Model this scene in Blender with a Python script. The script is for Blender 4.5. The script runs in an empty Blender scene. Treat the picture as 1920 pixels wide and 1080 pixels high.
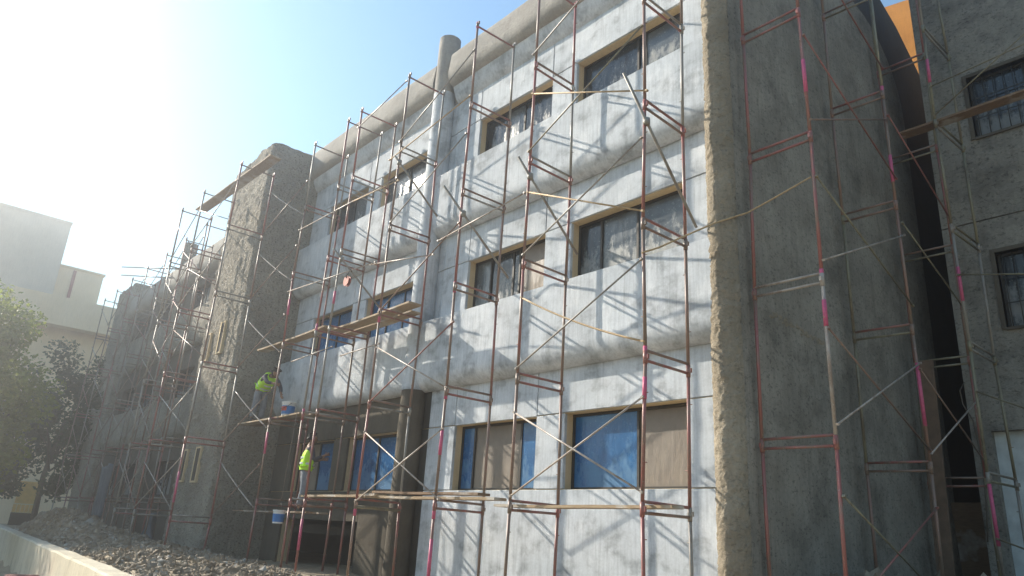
import bpy, bmesh, math, random
from mathutils import Vector, Matrix, noise

random.seed(7)
scene = bpy.context.scene
col = scene.collection
rad = math.radians

# ------------------------------------------------------------------ camera
# world: X along the facade (right +), Y into the building, Z up; eye level is z = 0
CAM = Vector((0.0, -8.6, 0.0))
cam_d = bpy.data.cameras.new('camera')
cam = bpy.data.objects.new('camera', cam_d)
col.objects.link(cam)
cam_d.sensor_fit = 'HORIZONTAL'
cam_d.sensor_width = 36.0
cam_d.lens = 1362.1 / 1920.0 * 36.0
cam_d.clip_start = 0.05
cam_d.clip_end = 3000.0
_r = ((0.66467827, 0.2046787, 0.71854675),
      (0.74476002, -0.25805131, -0.61542021),
      (0.05945852, 0.94420133, -0.32395762))
cam.matrix_world = Matrix.Translation(CAM) @ Matrix(_r).to_4x4()
scene.camera = cam

# ------------------------------------------------------------------ light
SUN_EL, SUN_AZ = rad(30.0), rad(20.5)      # azimuth measured from -X towards -Y
sun_dir = Vector((-math.cos(SUN_EL) * math.cos(SUN_AZ), -math.cos(SUN_EL) * math.sin(SUN_AZ), math.sin(SUN_EL)))
world = bpy.data.worlds.new('World')
scene.world = world
world.use_nodes = True
wn = world.node_tree
wn.nodes.clear()
sky = wn.nodes.new('ShaderNodeTexSky')
sky.sky_type = 'NISHITA'
sky.sun_disc = False
sky.sun_elevation = SUN_EL
sky.sun_rotation = math.atan2(sun_dir.x, sun_dir.y)
sky.air_density = 2.0
sky.dust_density = 0.15
sky.ozone_density = 5.0
bg = wn.nodes.new('ShaderNodeBackground')
bg.inputs['Strength'].default_value = 0.118
wo = wn.nodes.new('ShaderNodeOutputWorld')
wn.links.new(sky.outputs[0], bg.inputs[0])
wn.links.new(bg.outputs[0], wo.inputs[0])

sun_l = bpy.data.lights.new('sun', 'SUN')
sun_l.energy = 5.0
sun_l.angle = rad(0.5)
sun_l.color = (1.0, 0.91, 0.77)
sun_o = bpy.data.objects.new('sun', sun_l)
col.objects.link(sun_o)
sun_o.rotation_euler = sun_dir.to_track_quat('Z', 'Y').to_euler()
sun_o.location = (-20, -20, 30)

vs = scene.view_settings
vs.view_transform = 'Standard'
vs.look = 'None'
vs.exposure = 0.90
vs.gamma = 1.0
scene.cycles.max_bounces = 6
scene.cycles.volume_bounces = 0

# ------------------------------------------------------------------ node helpers
def new_mat(name):
    m = bpy.data.materials.new(name)
    m.use_nodes = True
    nt = m.node_tree
    b = nt.nodes['Principled BSDF']
    return m, nt, b

def N(nt, t, **kw):
    n = nt.nodes.new(t)
    for k, v in kw.items():
        if k in n.inputs:
            n.inputs[k].default_value = v
        else:
            setattr(n, k, v)
    return n

def coords(nt, scale=(1, 1, 1), kind='Object'):
    tc = N(nt, 'ShaderNodeTexCoord')
    mp = N(nt, 'ShaderNodeMapping')
    mp.inputs['Scale'].default_value = scale
    nt.links.new(tc.outputs[kind], mp.inputs[0])
    return mp.outputs[0]

def noise_n(nt, vec, scale, detail=4, rough=0.55):
    n = N(nt, 'ShaderNodeTexNoise')
    n.inputs['Scale'].default_value = scale
    n.inputs['Detail'].default_value = detail
    n.inputs['Roughness'].default_value = rough
    nt.links.new(vec, n.inputs['Vector'])
    return n.outputs['Fac']

def ramp(nt, fac, stops, mode='LINEAR'):
    r = N(nt, 'ShaderNodeValToRGB')
    r.color_ramp.interpolation = mode
    els = r.color_ramp.elements
    while len(els) > 1:
        els.remove(els[-1])
    for i, (p, c) in enumerate(stops):
        e = els[0] if i == 0 else els.new(p)
        e.position = p
        e.color = (c[0], c[1], c[2], 1) if hasattr(c, '__len__') else (c, c, c, 1)
    nt.links.new(fac, r.inputs[0])
    return r.outputs[0]

def mix(nt, fac, a, b, blend='MIX'):
    m = N(nt, 'ShaderNodeMix', data_type='RGBA', blend_type=blend)
    for sock, v in ((m.inputs[0], fac), (m.inputs[6], a), (m.inputs[7], b)):
        if hasattr(v, 'is_output'):
            nt.links.new(v, sock)
        elif hasattr(v, '__len__'):
            sock.default_value = (v[0], v[1], v[2], 1)
        else:
            sock.default_value = v
    return m.outputs[2]

def bump(nt, b, height, strength=0.5, dist=0.02, prev=None):
    n = N(nt, 'ShaderNodeBump')
    n.inputs['Strength'].default_value = strength
    n.inputs['Distance'].default_value = dist
    nt.links.new(height, n.inputs['Height'])
    if prev is not None:
        nt.links.new(prev, n.inputs['Normal'])
    nt.links.new(n.outputs[0], b.inputs['Normal'])
    return n.outputs[0]

MATS = {}

def plaster(name, c_lo, c_hi, streak=0.5, blotch=0.5, bump_s=0.35, bump_d=0.012, fine=38.0, stain=None, stain_amt=0.4, pit_shade=0.0):
    m, nt, b = new_mat(name)
    o = coords(nt)
    st = coords(nt, (5.0, 5.0, 0.45))
    n1 = noise_n(nt, o, 1.1, 6, 0.6)
    n2 = noise_n(nt, st, 3.0, 5, 0.65)
    n3 = noise_n(nt, o, fine, 5, 0.65)
    base = mix(nt, ramp(nt, n1, [(0.3, 0.0), (0.72, 1.0)]), c_lo, c_hi)
    base = mix(nt, streak, base, mix(nt, 1.0, base, ramp(nt, n2, [(0.25, 0.62), (0.5, 1.0), (0.75, 1.16)]), 'MULTIPLY'))
    base = mix(nt, blotch, base, mix(nt, 1.0, base, ramp(nt, n3, [(0.25, 0.72), (0.6, 1.08)]), 'MULTIPLY'))
    if stain is not None:
        n4 = noise_n(nt, o, 1.3, 9, 0.72)
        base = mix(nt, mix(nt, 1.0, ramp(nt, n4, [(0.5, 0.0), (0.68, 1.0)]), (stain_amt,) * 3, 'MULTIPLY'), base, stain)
    if pit_shade > 0:
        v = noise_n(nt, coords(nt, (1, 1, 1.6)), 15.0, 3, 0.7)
        p = ramp(nt, v, [(0.36, 0.3), (0.44, 1.0)])  # shade of small hollows painted into the colour as dark speckles
        base = mix(nt, pit_shade, base, mix(nt, 1.0, base, p, 'MULTIPLY'))
    nt.links.new(base, b.inputs['Base Color'])
    b.inputs['Roughness'].default_value = 0.92
    b.inputs['Specular IOR Level'].default_value = 0.2
    nb = bump(nt, b, n3, bump_s, bump_d)
    bump(nt, b, noise_n(nt, o, fine * 0.22, 4, 0.6), bump_s * 0.7, bump_d * 2.5, nb)
    MATS[name] = m
    return m


def painted():
    """first coat of pale paint on cement: brush strokes, patches that dried unevenly, runs"""
    m, nt, b = new_mat('painted_plaster')
    o = coords(nt)
    big = noise_n(nt, o, 0.8, 4, 0.55)
    pat = noise_n(nt, coords(nt, (1, 1, 1.25)), 2.1, 9, 0.62)
    pat2 = noise_n(nt, coords(nt, (1.3, 1, 0.8)), 1.3, 8, 0.66)
    brush = noise_n(nt, coords(nt, (13, 13, 0.9)), 1.6, 6, 0.6)
    runs = noise_n(nt, coords(nt, (7, 7, 0.3)), 1.5, 4, 0.5)
    fine = noise_n(nt, o, 28, 5, 0.6)
    c = mix(nt, ramp(nt, big, [(0.32, 0.0), (0.68, 1.0)]), (0.485, 0.52, 0.555), (0.605, 0.635, 0.665))
    c = mix(nt, 1.0, c, ramp(nt, pat, [(0.36, 0.60), (0.47, 0.90), (0.60, 1.0)]), 'MULTIPLY')
    c = mix(nt, ramp(nt, pat2, [(0.54, 0.0), (0.63, 0.55)]), c, (0.68, 0.70, 0.72))
    c = mix(nt, 1.0, c, ramp(nt, brush, [(0.28, 0.80), (0.5, 1.0), (0.72, 1.09)]), 'MULTIPLY')
    c = mix(nt, 1.0, c, ramp(nt, runs, [(0.60, 1.0), (0.70, 0.86)]), 'MULTIPLY')
    c = mix(nt, 1.0, c, ramp(nt, fine, [(0.25, 0.90), (0.6, 1.03)]), 'MULTIPLY')
    nt.links.new(c, b.inputs['Base Color'])
    b.inputs['Roughness'].default_value = 0.9
    b.inputs['Specular IOR Level'].default_value = 0.2
    nb = bump(nt, b, fine, 0.22, 0.010)
    nb = bump(nt, b, brush, 0.25, 0.008, nb)
    MATS['painted_plaster'] = m
painted()

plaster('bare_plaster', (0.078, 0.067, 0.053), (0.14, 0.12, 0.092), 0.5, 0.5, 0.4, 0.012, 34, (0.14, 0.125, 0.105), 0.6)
plaster('reveal_plaster', (0.56, 0.44, 0.265), (0.68, 0.55, 0.36), 0.4, 0.4, 0.35, 0.010, 40)
plaster('spatter_plaster', (0.25, 0.225, 0.185), (0.40, 0.365, 0.30), 0.35, 0.9, 1.0, 0.06, 20, (0.22, 0.2, 0.17), 0.5, 0.8)
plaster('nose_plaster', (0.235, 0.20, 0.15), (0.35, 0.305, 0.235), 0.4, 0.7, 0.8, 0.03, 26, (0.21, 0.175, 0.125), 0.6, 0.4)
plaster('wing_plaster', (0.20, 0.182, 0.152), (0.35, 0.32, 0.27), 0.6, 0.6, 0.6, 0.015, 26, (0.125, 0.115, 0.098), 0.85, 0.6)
plaster('rear_plaster', (0.23, 0.22, 0.19), (0.33, 0.31, 0.27), 0.5, 0.7, 0.8, 0.02, 20, (0.125, 0.12, 0.108), 0.85, 0.7)
plaster('parapet_plaster', (0.29, 0.27, 0.24), (0.41, 0.385, 0.345), 0.4, 0.6, 0.6, 0.02, 22, (0.24, 0.21, 0.18), 0.5)
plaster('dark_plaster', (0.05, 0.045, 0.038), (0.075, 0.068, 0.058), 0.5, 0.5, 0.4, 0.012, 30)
plaster('orange_plaster', (0.42, 0.18, 0.045), (0.55, 0.25, 0.065), 0.4, 0.3, 0.2, 0.008, 20)
plaster('cream_plaster', (0.72, 0.57, 0.38), (0.80, 0.65, 0.46), 0.3, 0.2, 0.1, 0.008, 12)
plaster('grey_render', (0.56, 0.49, 0.41), (0.64, 0.57, 0.48), 0.3, 0.2, 0.1, 0.008, 12)
plaster('low_wall_plaster', (0.52, 0.46, 0.34), (0.66, 0.60, 0.47), 0.7, 0.4, 0.4, 0.012, 24, (0.33, 0.29, 0.22), 0.7)

def simple(name, c, rough=0.7, metal=0.0, var=0.25, scale=8.0, bs=0.2, bd=0.005, spec=0.4):
    m, nt, b = new_mat(name)
    o = coords(nt)
    n = noise_n(nt, o, scale, 5, 0.6)
    c2 = tuple(x * (1 - var) for x in c)
    c3 = tuple(min(1, x * (1 + var)) for x in c)
    nt.links.new(ramp(nt, n, [(0.25, c2), (0.75, c3)]), b.inputs['Base Color'])
    b.inputs['Roughness'].default_value = rough
    b.inputs['Metallic'].default_value = metal
    b.inputs['Specular IOR Level'].default_value = spec
    if bs:
        bump(nt, b, n, bs, bd)
    MATS[name] = m
    return m

def worn_tube(name, paint, rust, bare, t0=0.45):
    m, nt, b = new_mat(name)
    o = coords(nt, (1, 1, 0.35))
    n = noise_n(nt, o, 6.0, 6, 0.7)
    n2 = noise_n(nt, coords(nt), 34.0, 4, 0.7)
    c = mix(nt, ramp(nt, n, [(t0 - 0.05, 0.0), (t0 + 0.08, 1.0)]), rust, paint)
    c = mix(nt, ramp(nt, n2, [(0.62, 0.0), (0.70, 1.0)]), c, bare)
    nt.links.new(c, b.inputs['Base Color'])
    b.inputs['Roughness'].default_value = 0.42
    b.inputs['Specular IOR Level'].default_value = 0.5
    bump(nt, b, n2, 0.3, 0.003)
    MATS[name] = m

worn_tube('tube_red', (0.29, 0.105, 0.09), (0.22, 0.14, 0.105), (0.34, 0.31, 0.28))
worn_tube('tube_rust', (0.25, 0.145, 0.11), (0.20, 0.145, 0.11), (0.33, 0.30, 0.27), 0.5)
worn_tube('tube_grey', (0.27, 0.25, 0.22), (0.20, 0.155, 0.12), (0.36, 0.34, 0.31), 0.42)
worn_tube('tube_pale', (0.38, 0.33, 0.285), (0.25, 0.19, 0.15), (0.48, 0.45, 0.42), 0.45)
worn_tube('tube_olive', (0.22, 0.20, 0.13), (0.15, 0.12, 0.08), (0.33, 0.31, 0.26), 0.45)
simple('sleeve_pink', (0.52, 0.10, 0.19), 0.5, 0, 0.2, 20)
simple('bamboo_tan', (0.42, 0.30, 0.17), 0.6, 0, 0.3, 14)
simple('steel_dark', (0.05, 0.048, 0.045), 0.6, 0.3, 0.3, 20)
simple('frame_dark', (0.045, 0.04, 0.034), 0.6, 0, 0.4, 14)
simple('rope', (0.12, 0.10, 0.08), 0.9, 0, 0.2, 60)
simple('skin', (0.26, 0.14, 0.085), 0.6, 0, 0.1, 10, 0)
simple('vest_lime', (0.50, 0.86, 0.03), 0.7, 0, 0.08, 12, 0.2)
simple('vest_yellow', (0.80, 0.82, 0.10), 0.6, 0, 0.08, 12, 0.2)
simple('reflective', (0.62, 0.63, 0.62), 0.35, 0, 0.1, 20)
simple('trousers_grey', (0.20, 0.215, 0.24), 0.9, 0, 0.25, 10, 0.5, 0.01)
simple('shirt_dark', (0.06, 0.06, 0.075), 0.9, 0, 0.25, 10, 0.4, 0.01)
simple('hair_black', (0.012, 0.010, 0.009), 0.7, 0, 0.2, 30)
simple('shoe', (0.03, 0.027, 0.024), 0.7)
simple('bucket_white', (0.66, 0.66, 0.64), 0.4, 0, 0.08, 10, 0.1)
simple('bucket_blue', (0.03, 0.16, 0.42), 0.4, 0, 0.15, 12, 0.1)
simple('bucket_red', (0.50, 0.08, 0.05), 0.5, 0, 0.2, 12, 0.1)
simple('pulley_red', (0.28, 0.075, 0.055), 0.6, 0.2, 0.3, 20)
simple('bark', (0.11, 0.085, 0.06), 0.95, 0, 0.35, 12, 0.8, 0.02)
simple('door_pale', (0.55, 0.60, 0.60), 0.6, 0, 0.2, 5)
simple('board_brown', (0.17, 0.115, 0.08), 0.85, 0, 0.3, 6)
simple('yellow_paint', (0.82, 0.50, 0.14), 0.8, 0, 0.12, 5)
simple('red_cloth', (0.17, 0.045, 0.035), 0.9, 0, 0.2, 6)
simple('blue_crate', (0.06, 0.13, 0.22), 0.6, 0, 0.2, 6)
simple('tarp_blue', (0.10, 0.115, 0.135), 0.6, 0, 0.25, 4)
simple('stone', (0.25, 0.205, 0.15), 0.95, 0, 0.45, 3.0, 0.8, 0.02)
simple('stone_pale', (0.34, 0.31, 0.265), 0.95, 0, 0.3, 3.0, 0.6, 0.02)

def wood(name, c1, c2):
    m, nt, b = new_mat(name)
    o = coords(nt, (1.2, 9, 9))
    n = noise_n(nt, o, 6, 6, 0.65)
    n2 = noise_n(nt, coords(nt), 1.6, 4, 0.6)
    c = mix(nt, ramp(nt, n, [(0.3, 0.0), (0.7, 1.0)]), c1, c2)
    c = mix(nt, ramp(nt, n2, [(0.52, 0.0), (0.66, 0.75)]), c, (0.50, 0.48, 0.44))
    nt.links.new(c, b.inputs['Base Color'])
    b.inputs['Roughness'].default_value = 0.85
    bump(nt, b, n, 0.4, 0.006)
    MATS[name] = m

wood('wood_plank', (0.26, 0.18, 0.105), (0.41, 0.31, 0.20))
wood('wood_dark', (0.14, 0.085, 0.05), (0.26, 0.17, 0.10))

def leaf(name, c1, c2, c3):
    m, nt, b = new_mat(name)
    n = noise_n(nt, coords(nt), 1.1, 4, 0.6)
    n2 = noise_n(nt, coords(nt), 9.0, 2, 0.5)
    c = mix(nt, ramp(nt, n, [(0.35, 0.0), (0.68, 1.0)]), c1, c2)
    c = mix(nt, ramp(nt, n2, [(0.55, 0.0), (0.75, 1.0)]), c, c3)
    nt.links.new(c, b.inputs['Base Color'])
    b.inputs['Roughness'].default_value = 0.55
    b.inputs['Specular IOR Level'].default_value = 0.35
    out = nt.nodes['Material Output']
    tr = N(nt, 'ShaderNodeBsdfTranslucent')
    nt.links.new(mix(nt, 1.0, c, (1.5, 1.45, 0.7), 'MULTIPLY'), tr.inputs[0])
    ms = N(nt, 'ShaderNodeMixShader')
    ms.inputs[0].default_value = 0.45
    nt.links.new(b.outputs[0], ms.inputs[1])
    nt.links.new(tr.outputs[0], ms.inputs[2])
    nt.links.new(ms.outputs[0], out.inputs[0])
    MATS[name] = m

leaf('leaf_bright', (0.12, 0.165, 0.03), (0.18, 0.22, 0.05), (0.24, 0.26, 0.06))
leaf('leaf_dark', (0.035, 0.055, 0.022), (0.055, 0.080, 0.03), (0.08, 0.10, 0.035))

def film(name, c1, c2, splash, amt, rough=0.35):
    """window sheet: base colour, run-down paint splashes towards the bottom as shapes of their own"""
    m, nt, b = new_mat(name)
    tc = N(nt, 'ShaderNodeTexCoord')
    o = coords(nt)
    st = coords(nt, (1.6, 1.6, 1.0))
    n = noise_n(nt, o, 2.2, 5, 0.6)
    n2 = noise_n(nt, st, 2.6, 9, 0.68)
    n3 = noise_n(nt, o, 26, 4, 0.7)
    c = mix(nt, ramp(nt, n, [(0.3, 0.0), (0.7, 1.0)]), c1, c2)
    sep = N(nt, 'ShaderNodeSeparateXYZ')
    nt.links.new(tc.outputs['Generated'], sep.inputs[0])
    low = N(nt, 'ShaderNodeMapRange')
    low.inputs[1].default_value = 0.0
    low.inputs[2].default_value = 0.85
    low.inputs[3].default_value = 0.16
    low.inputs[4].default_value = -0.16
    nt.links.new(sep.outputs[2], low.inputs[0])
    ad = N(nt, 'ShaderNodeMath', operation='ADD')
    nt.links.new(n2, ad.inputs[0])
    nt.links.new(low.outputs[0], ad.inputs[1])
    mask = ramp(nt, ad.outputs[0], [(0.52 - amt * 0.1, 0.0), (0.66 - amt * 0.1, amt)])
    mask2 = ramp(nt, n3, [(0.60, 0.0), (0.68, amt)])
    mm = N(nt, 'ShaderNodeMath', operation='MAXIMUM')
    nt.links.new(mask, mm.inputs[0])
    nt.links.new(mask2, mm.inputs[1])
    nt.links.new(mix(nt, mm.outputs[0], c, splash), b.inputs['Base Color'])
    r2 = N(nt, 'ShaderNodeMapRange')
    r2.inputs[3].default_value = rough
    r2.inputs[4].default_value = 0.9
    nt.links.new(mm.outputs[0], r2.inputs[0])
    nt.links.new(r2.outputs[0], b.inputs['Roughness'])
    fold = noise_n(nt, coords(nt, (6, 6, 1.1)), 1.4, 3, 0.5)
    nb = bump(nt, b, n, 0.25, 0.01)
    bump(nt, b, fold, 0.5, 0.02, nb)
    MATS[name] = m

film('film_blue', (0.011, 0.07, 0.19), (0.02, 0.13, 0.32), (0.15, 0.30, 0.42), 0.35, 0.25)
film('film_brown', (0.155, 0.125, 0.10), (0.21, 0.175, 0.14), (0.27, 0.225, 0.175), 0.5, 0.5)
film('film_grey', (0.06, 0.068, 0.075), (0.13, 0.145, 0.155), (0.34, 0.35, 0.33), 0.6, 0.2)
film('glass_dark', (0.018, 0.022, 0.026), (0.035, 0.042, 0.05), (0.33, 0.34, 0.33), 0.55, 0.08)

def ground_mat():
    m, nt, b = new_mat('soil')
    o = coords(nt)
    n = noise_n(nt, o, 0.5, 8, 0.65)
    n2 = noise_n(nt, o, 6.0, 6, 0.7)
    c = mix(nt, ramp(nt, n, [(0.3, 0.0), (0.7, 1.0)]), (0.31, 0.245, 0.16), (0.43, 0.355, 0.25))
    c = mix(nt, 0.7, c, mix(nt, 1.0, c, ramp(nt, n2, [(0.3, 0.6), (0.7, 1.15)]), 'MULTIPLY'))
    nt.links.new(c, b.inputs['Base Color'])
    b.inputs['Roughness'].default_value = 0.97
    bump(nt, b, n2, 0.8, 0.05)
    MATS['soil'] = m
ground_mat()

# ------------------------------------------------------------------ mesh helpers
class MB:
    def __init__(self):
        self.v, self.f, self.s = [], [], []

    def quad(self, pts, smooth=False):
        i = len(self.v)
        self.v += [tuple(p) for p in pts]
        self.f.append(tuple(range(i, i + len(pts))))
        self.s.append(smooth)

    def box(self, x0, x1, y0, y1, z0, z1):
        i = len(self.v)
        self.v += [(x0, y0, z0), (x1, y0, z0), (x1, y1, z0), (x0, y1, z0), (x0, y0, z1), (x1, y0, z1), (x1, y1, z1), (x0, y1, z1)]
        for q in ((3, 2, 1, 0), (4, 5, 6, 7), (0, 1, 5, 4), (1, 2, 6, 5), (2, 3, 7, 6), (3, 0, 4, 7)):
            self.f.append(tuple(i + k for k in q))
            self.s.append(False)

    def obox(self, c, ax, ay, az, hx, hy, hz):
        c, ax, ay, az = Vector(c), Vector(ax).normalized(), Vector(ay).normalized(), Vector(az).normalized()
        i = len(self.v)
        for sx, sy, sz in ((-1, -1, -1), (1, -1, -1), (1, 1, -1), (-1, 1, -1), (-1, -1, 1), (1, -1, 1), (1, 1, 1), (-1, 1, 1)):
            self.v.append(tuple(c + ax * hx * sx + ay * hy * sy + az * hz * sz))
        for q in ((3, 2, 1, 0), (4, 5, 6, 7), (0, 1, 5, 4), (1, 2, 6, 5), (2, 3, 7, 6), (3, 0, 4, 7)):
            self.f.append(tuple(i + k for k in q))
            self.s.append(False)

    def tube(self, pts, r, n=10, caps=True, r1=None):
        pts = [Vector(p) for p in pts]
        rings = []
        up = Vector((0.13, 0.21, 1)).normalized()
        for k, p in enumerate(pts):
            d = (pts[min(k + 1, len(pts) - 1)] - pts[max(k - 1, 0)]).normalized()
            a = d.cross(up if abs(d.dot(up)) < 0.95 else Vector((1, 0.2, 0))).normalized()
            b2 = d.cross(a).normalized()
            rr = r if r1 is None else r + (r1 - r) * k / max(1, len(pts) - 1)
            i = len(self.v)
            for j in range(n):
                t = 2 * math.pi * j / n
                self.v.append(tuple(p + a * math.cos(t) * rr + b2 * math.sin(t) * rr))
            rings.append(i)
        for k in range(len(rings) - 1):
            for j in range(n):
                self.f.append((rings[k] + j, rings[k] + (j + 1) % n, rings[k + 1] + (j + 1) % n, rings[k + 1] + j))
                self.s.append(True)
        if caps:
            self.f.append(tuple(rings[0] + j for j in reversed(range(n))))
            self.s.append(False)
            self.f.append(tuple(rings[-1] + j for j in range(n)))
            self.s.append(False)

    def lathe(self, c, prof, n=20):
        rings = []
        for r, z in prof:
            i = len(self.v)
            for j in range(n):
                t = 2 * math.pi * j / n
                self.v.append((c[0] + r * math.cos(t), c[1] + r * math.sin(t), c[2] + z))
            rings.append(i)
        for k in range(len(rings) - 1):
            for j in range(n):
                self.f.append((rings[k] + j, rings[k] + (j + 1) % n, rings[k + 1] + (j + 1) % n, rings[k + 1] + j))
                self.s.append(True)

    def strip_x(self, prof, x0, x1, step=0.3, wob=0.0, sd=0.0, caps=True):
        """a (y,z) profile extruded along X with a slight unevenness"""
        nx = max(1, int(round((x1 - x0) / step)))
        rows = []
        for k in range(nx + 1):
            x = x0 + (x1 - x0) * k / nx
            i = len(self.v)
            for y, z in prof:
                w = noise.noise(Vector((x * 0.9 + sd, y * 2, z * 0.9))) * wob + noise.noise(Vector((x * 4 + sd, y * 3, z * 4))) * wob * 0.4
                self.v.append((x, y + (w if y < 0.02 else 0), z + w * 0.6))
            rows.append(i)
        m = len(prof)
        for k in range(nx):
            for j in range(m - 1):
                self.f.append((rows[k] + j, rows[k] + j + 1, rows[k + 1] + j + 1, rows[k + 1] + j))
                self.s.append(True)
        if caps:
            self.f.append(tuple(rows[0] + j for j in reversed(range(m))))
            self.f.append(tuple(rows[-1] + j for j in range(m)))
            self.s += [False, False]

    def build(self, name, mat, parent=None, sharp=None, recalc=True):
        me = bpy.data.meshes.new(name)
        org = Vector(parent['_o']) if parent is not None and '_o' in parent else Vector((0, 0, 0))
        me.from_pydata([tuple(Vector(p)) for p in self.v], [], self.f)
        me.polygons.foreach_set('use_smooth', self.s)
        me.materials.append(MATS[mat])
        if recalc:
            bm = bmesh.new()
            bm.from_mesh(me)
            bmesh.ops.recalc_face_normals(bm, faces=bm.faces)
            bm.to_mesh(me)
            bm.free()
        if sharp is not None:
            me.set_sharp_from_angle(angle=rad(sharp))
        me.update()
        o = bpy.data.objects.new(name, me)
        col.objects.link(o)
        if parent is not None:
            o.parent = parent
            o.matrix_parent_inverse = Matrix.Translation(-org)
        return o

def thing(name, loc, label=None, cat=None, group=None, parent=None):
    o = bpy.data.objects.new(name, None)
    o.empty_display_size = 0.2
    col.objects.link(o)
    loc = Vector(loc)
    if parent is not None:
        po = Vector(parent['_o'])
        o.parent = parent
        o.location = loc - po
    else:
        o.location = loc
    o['_o'] = tuple(loc)
    if label:
        tag(o, label, cat, group)
    return o

def tag(o, label, cat, group=None, kind=None):
    if label:
        o['label'] = label
    if cat:
        o['category'] = cat
    if group:
        o['group'] = group
    if kind:
        o['kind'] = kind
    return o

# ================================================================== terrain
WALL_A, WALL_B = Vector((-40.0, -3.15)), Vector((-8.0, -5.77))
_wd = (WALL_B - WALL_A).normalized()
_wn = Vector((-_wd.y, _wd.x))

def sstep(a, b, x):
    t = max(0.0, min(1.0, (x - a) / (b - a)))
    return t * t * (3 - 2 * t)

def ground_h(x, y):
    side = (Vector((x, y)) - WALL_A).dot(_wn)           # > 0 behind the low wall
    front = -1.65 - 0.006 * max(0, -x - 10)
    back = -0.95
    if x > -9.5:
        t = sstep(-7.5, -2.5, y)
        a = front + (back - front) * t
        b2 = back if side > 0 else front
        k = sstep(-9.5, -6.0, x)
        h = b2 * (1 - k) + a * k
    else:
        h = front + (back - front) * sstep(-0.1, 0.1, side)
    if side > 0.05 and x < -8.5:
        hx = math.exp(-((x + 27.5) / 7.5) ** 2) * 0.95 + math.exp(-((x + 16.5) / 3.0) ** 2) * 0.25
        hy = math.exp(-((y + 3.3) / 1.6) ** 2)
        h += hx * hy * sstep(0.05, 0.9, side) * (0.8 + 0.35 * noise.noise(Vector((x * 0.6, y * 0.8, 3))))
        h += 0.06 * noise.noise(Vector((x * 2, y * 2, 0)))
    if x > -5.6 and y > -1.5:
        h += 0.62 * sstep(-1.5, 2.0, y) * sstep(-5.6, -5.0, x)
        h += 0.07 * noise.noise(Vector((x * 1.7, y * 1.7, 9)))
    if x < -40:
        h = h * sstep(-70, -40, x) + (-1.2) * (1 - sstep(-70, -40, x))
    return h

def axis(lo, hi, step, far):
    a = [lo + (hi - lo) * k / round((hi - lo) / step) for k in range(int(round((hi - lo) / step)) + 1)]
    out, d = [], step
    x = lo
    while x > -far:
        d *= 1.6
        x -= d
        out.append(x)
    out.reverse()
    out += a
    d, x = step, hi
    while x < far:
        d *= 1.6
        x += d
        out.append(x)
    return out

gx = axis(-46, 5, 0.34, 240)
gy = axis(-10, 12, 0.22, 240)
g = MB()
for y in gy:
    for x in gx:
        g.v.append((x, y, ground_h(x, y)))
nx = len(gx)
for j in range(len(gy) - 1):
    for i in range(nx - 1):
        g.f.append((j * nx + i, j * nx + i + 1, (j + 1) * nx + i + 1, (j + 1) * nx + i))
        g.s.append(True)
go = g.build('ground', 'soil', recalc=False)
tag(go, None, None, kind='structure')

# ================================================================== main building
building = thing('building', (-12.5, 0.2, -1.0), 'pale rendered three-storey building with curved spandrels behind the scaffolding', 'building')

SILL = [0.775, 4.20, 7.66]
HEAD = [2.00, 5.45, 8.88]
SB = [2.75, 6.20, 9.68]           # underside of the band above each storey, at the wall
ST = [None, 4.225, 7.69]          # top of the spandrel below each upper window
BAYS = {'right': dict(x0=-12.80, x1=-5.30, wins=[(-11.50, -9.17), (-8.50, -6.05)]),
        'left': dict(x0=-19.60, x1=-13.00, wins=[(-18.45, -16.30), (-15.65, -13.50)]),
        'far': dict(x0=-38.40, x1=-22.40, wins=[(-37.4, -35.3), (-34.5, -32.3), (-30.10, -27.90), (-27.1, -24.90)])}
ZB, ZTOP = -1.3, 10.95

def wall_grid(x0, x1, z0, z1, openings, y0, y1):
    """one wall sheet with real thickness and openings (x0,x1,z0,z1)"""
    xs = sorted({x0, x1} | {o[0] for o in openings} | {o[1] for o in openings})
    zs = sorted({z0, z1} | {o[2] for o in openings} | {o[3] for o in openings})
    m = MB()
    def solid(i, k):
        if i < 0 or k < 0 or i >= len(xs) - 1 or k >= len(zs) - 1:
            return False
        cx, cz = (xs[i] + xs[i + 1]) / 2, (zs[k] + zs[k + 1]) / 2
        return not any(o[0] < cx < o[1] and o[2] < cz < o[3] for o in openings)
    for i in range(len(xs) - 1):
        for k in range(len(zs) - 1):
            if not solid(i, k):
                continue
            a, b, c, d = xs[i], xs[i + 1], zs[k], zs[k + 1]
            m.quad([(a, y0, c), (b, y0, c), (b, y0, d), (a, y0, d)])
            m.quad([(a, y1, d), (b, y1, d), (b, y1, c), (a, y1, c)])
            if not solid(i - 1, k):
                m.quad([(a, y1, c), (a, y0, c), (a, y0, d), (a, y1, d)])
            if not solid(i + 1, k):
                m.quad([(b, y0, c), (b, y1, c), (b, y1, d), (b, y0, d)])
            if not solid(i, k - 1):
                m.quad([(a, y0, c), (a, y1, c), (b, y1, c), (b, y0, c)])
            if not solid(i, k + 1):
                m.quad([(a, y1, d), (a, y0, d), (b, y0, d), (b, y1, d)])
    return m

ops = []
for bname in ('left', 'right'):
    for w in BAYS[bname]['wins']:
        for k in range(3):
            ops.append((w[0], w[1], SILL[k], HEAD[k]))
SHADE_OPEN = (-18.60, -14.75, -1.25, 0.12)  # opening added to darken a stretch of wall that lies in shade
ops.append(SHADE_OPEN)
wall_grid(-19.8, -5.25, ZB, ZTOP - 0.02, ops, 0.04, 0.34).build('wall', 'reveal_plaster', building, recalc=False)
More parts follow.
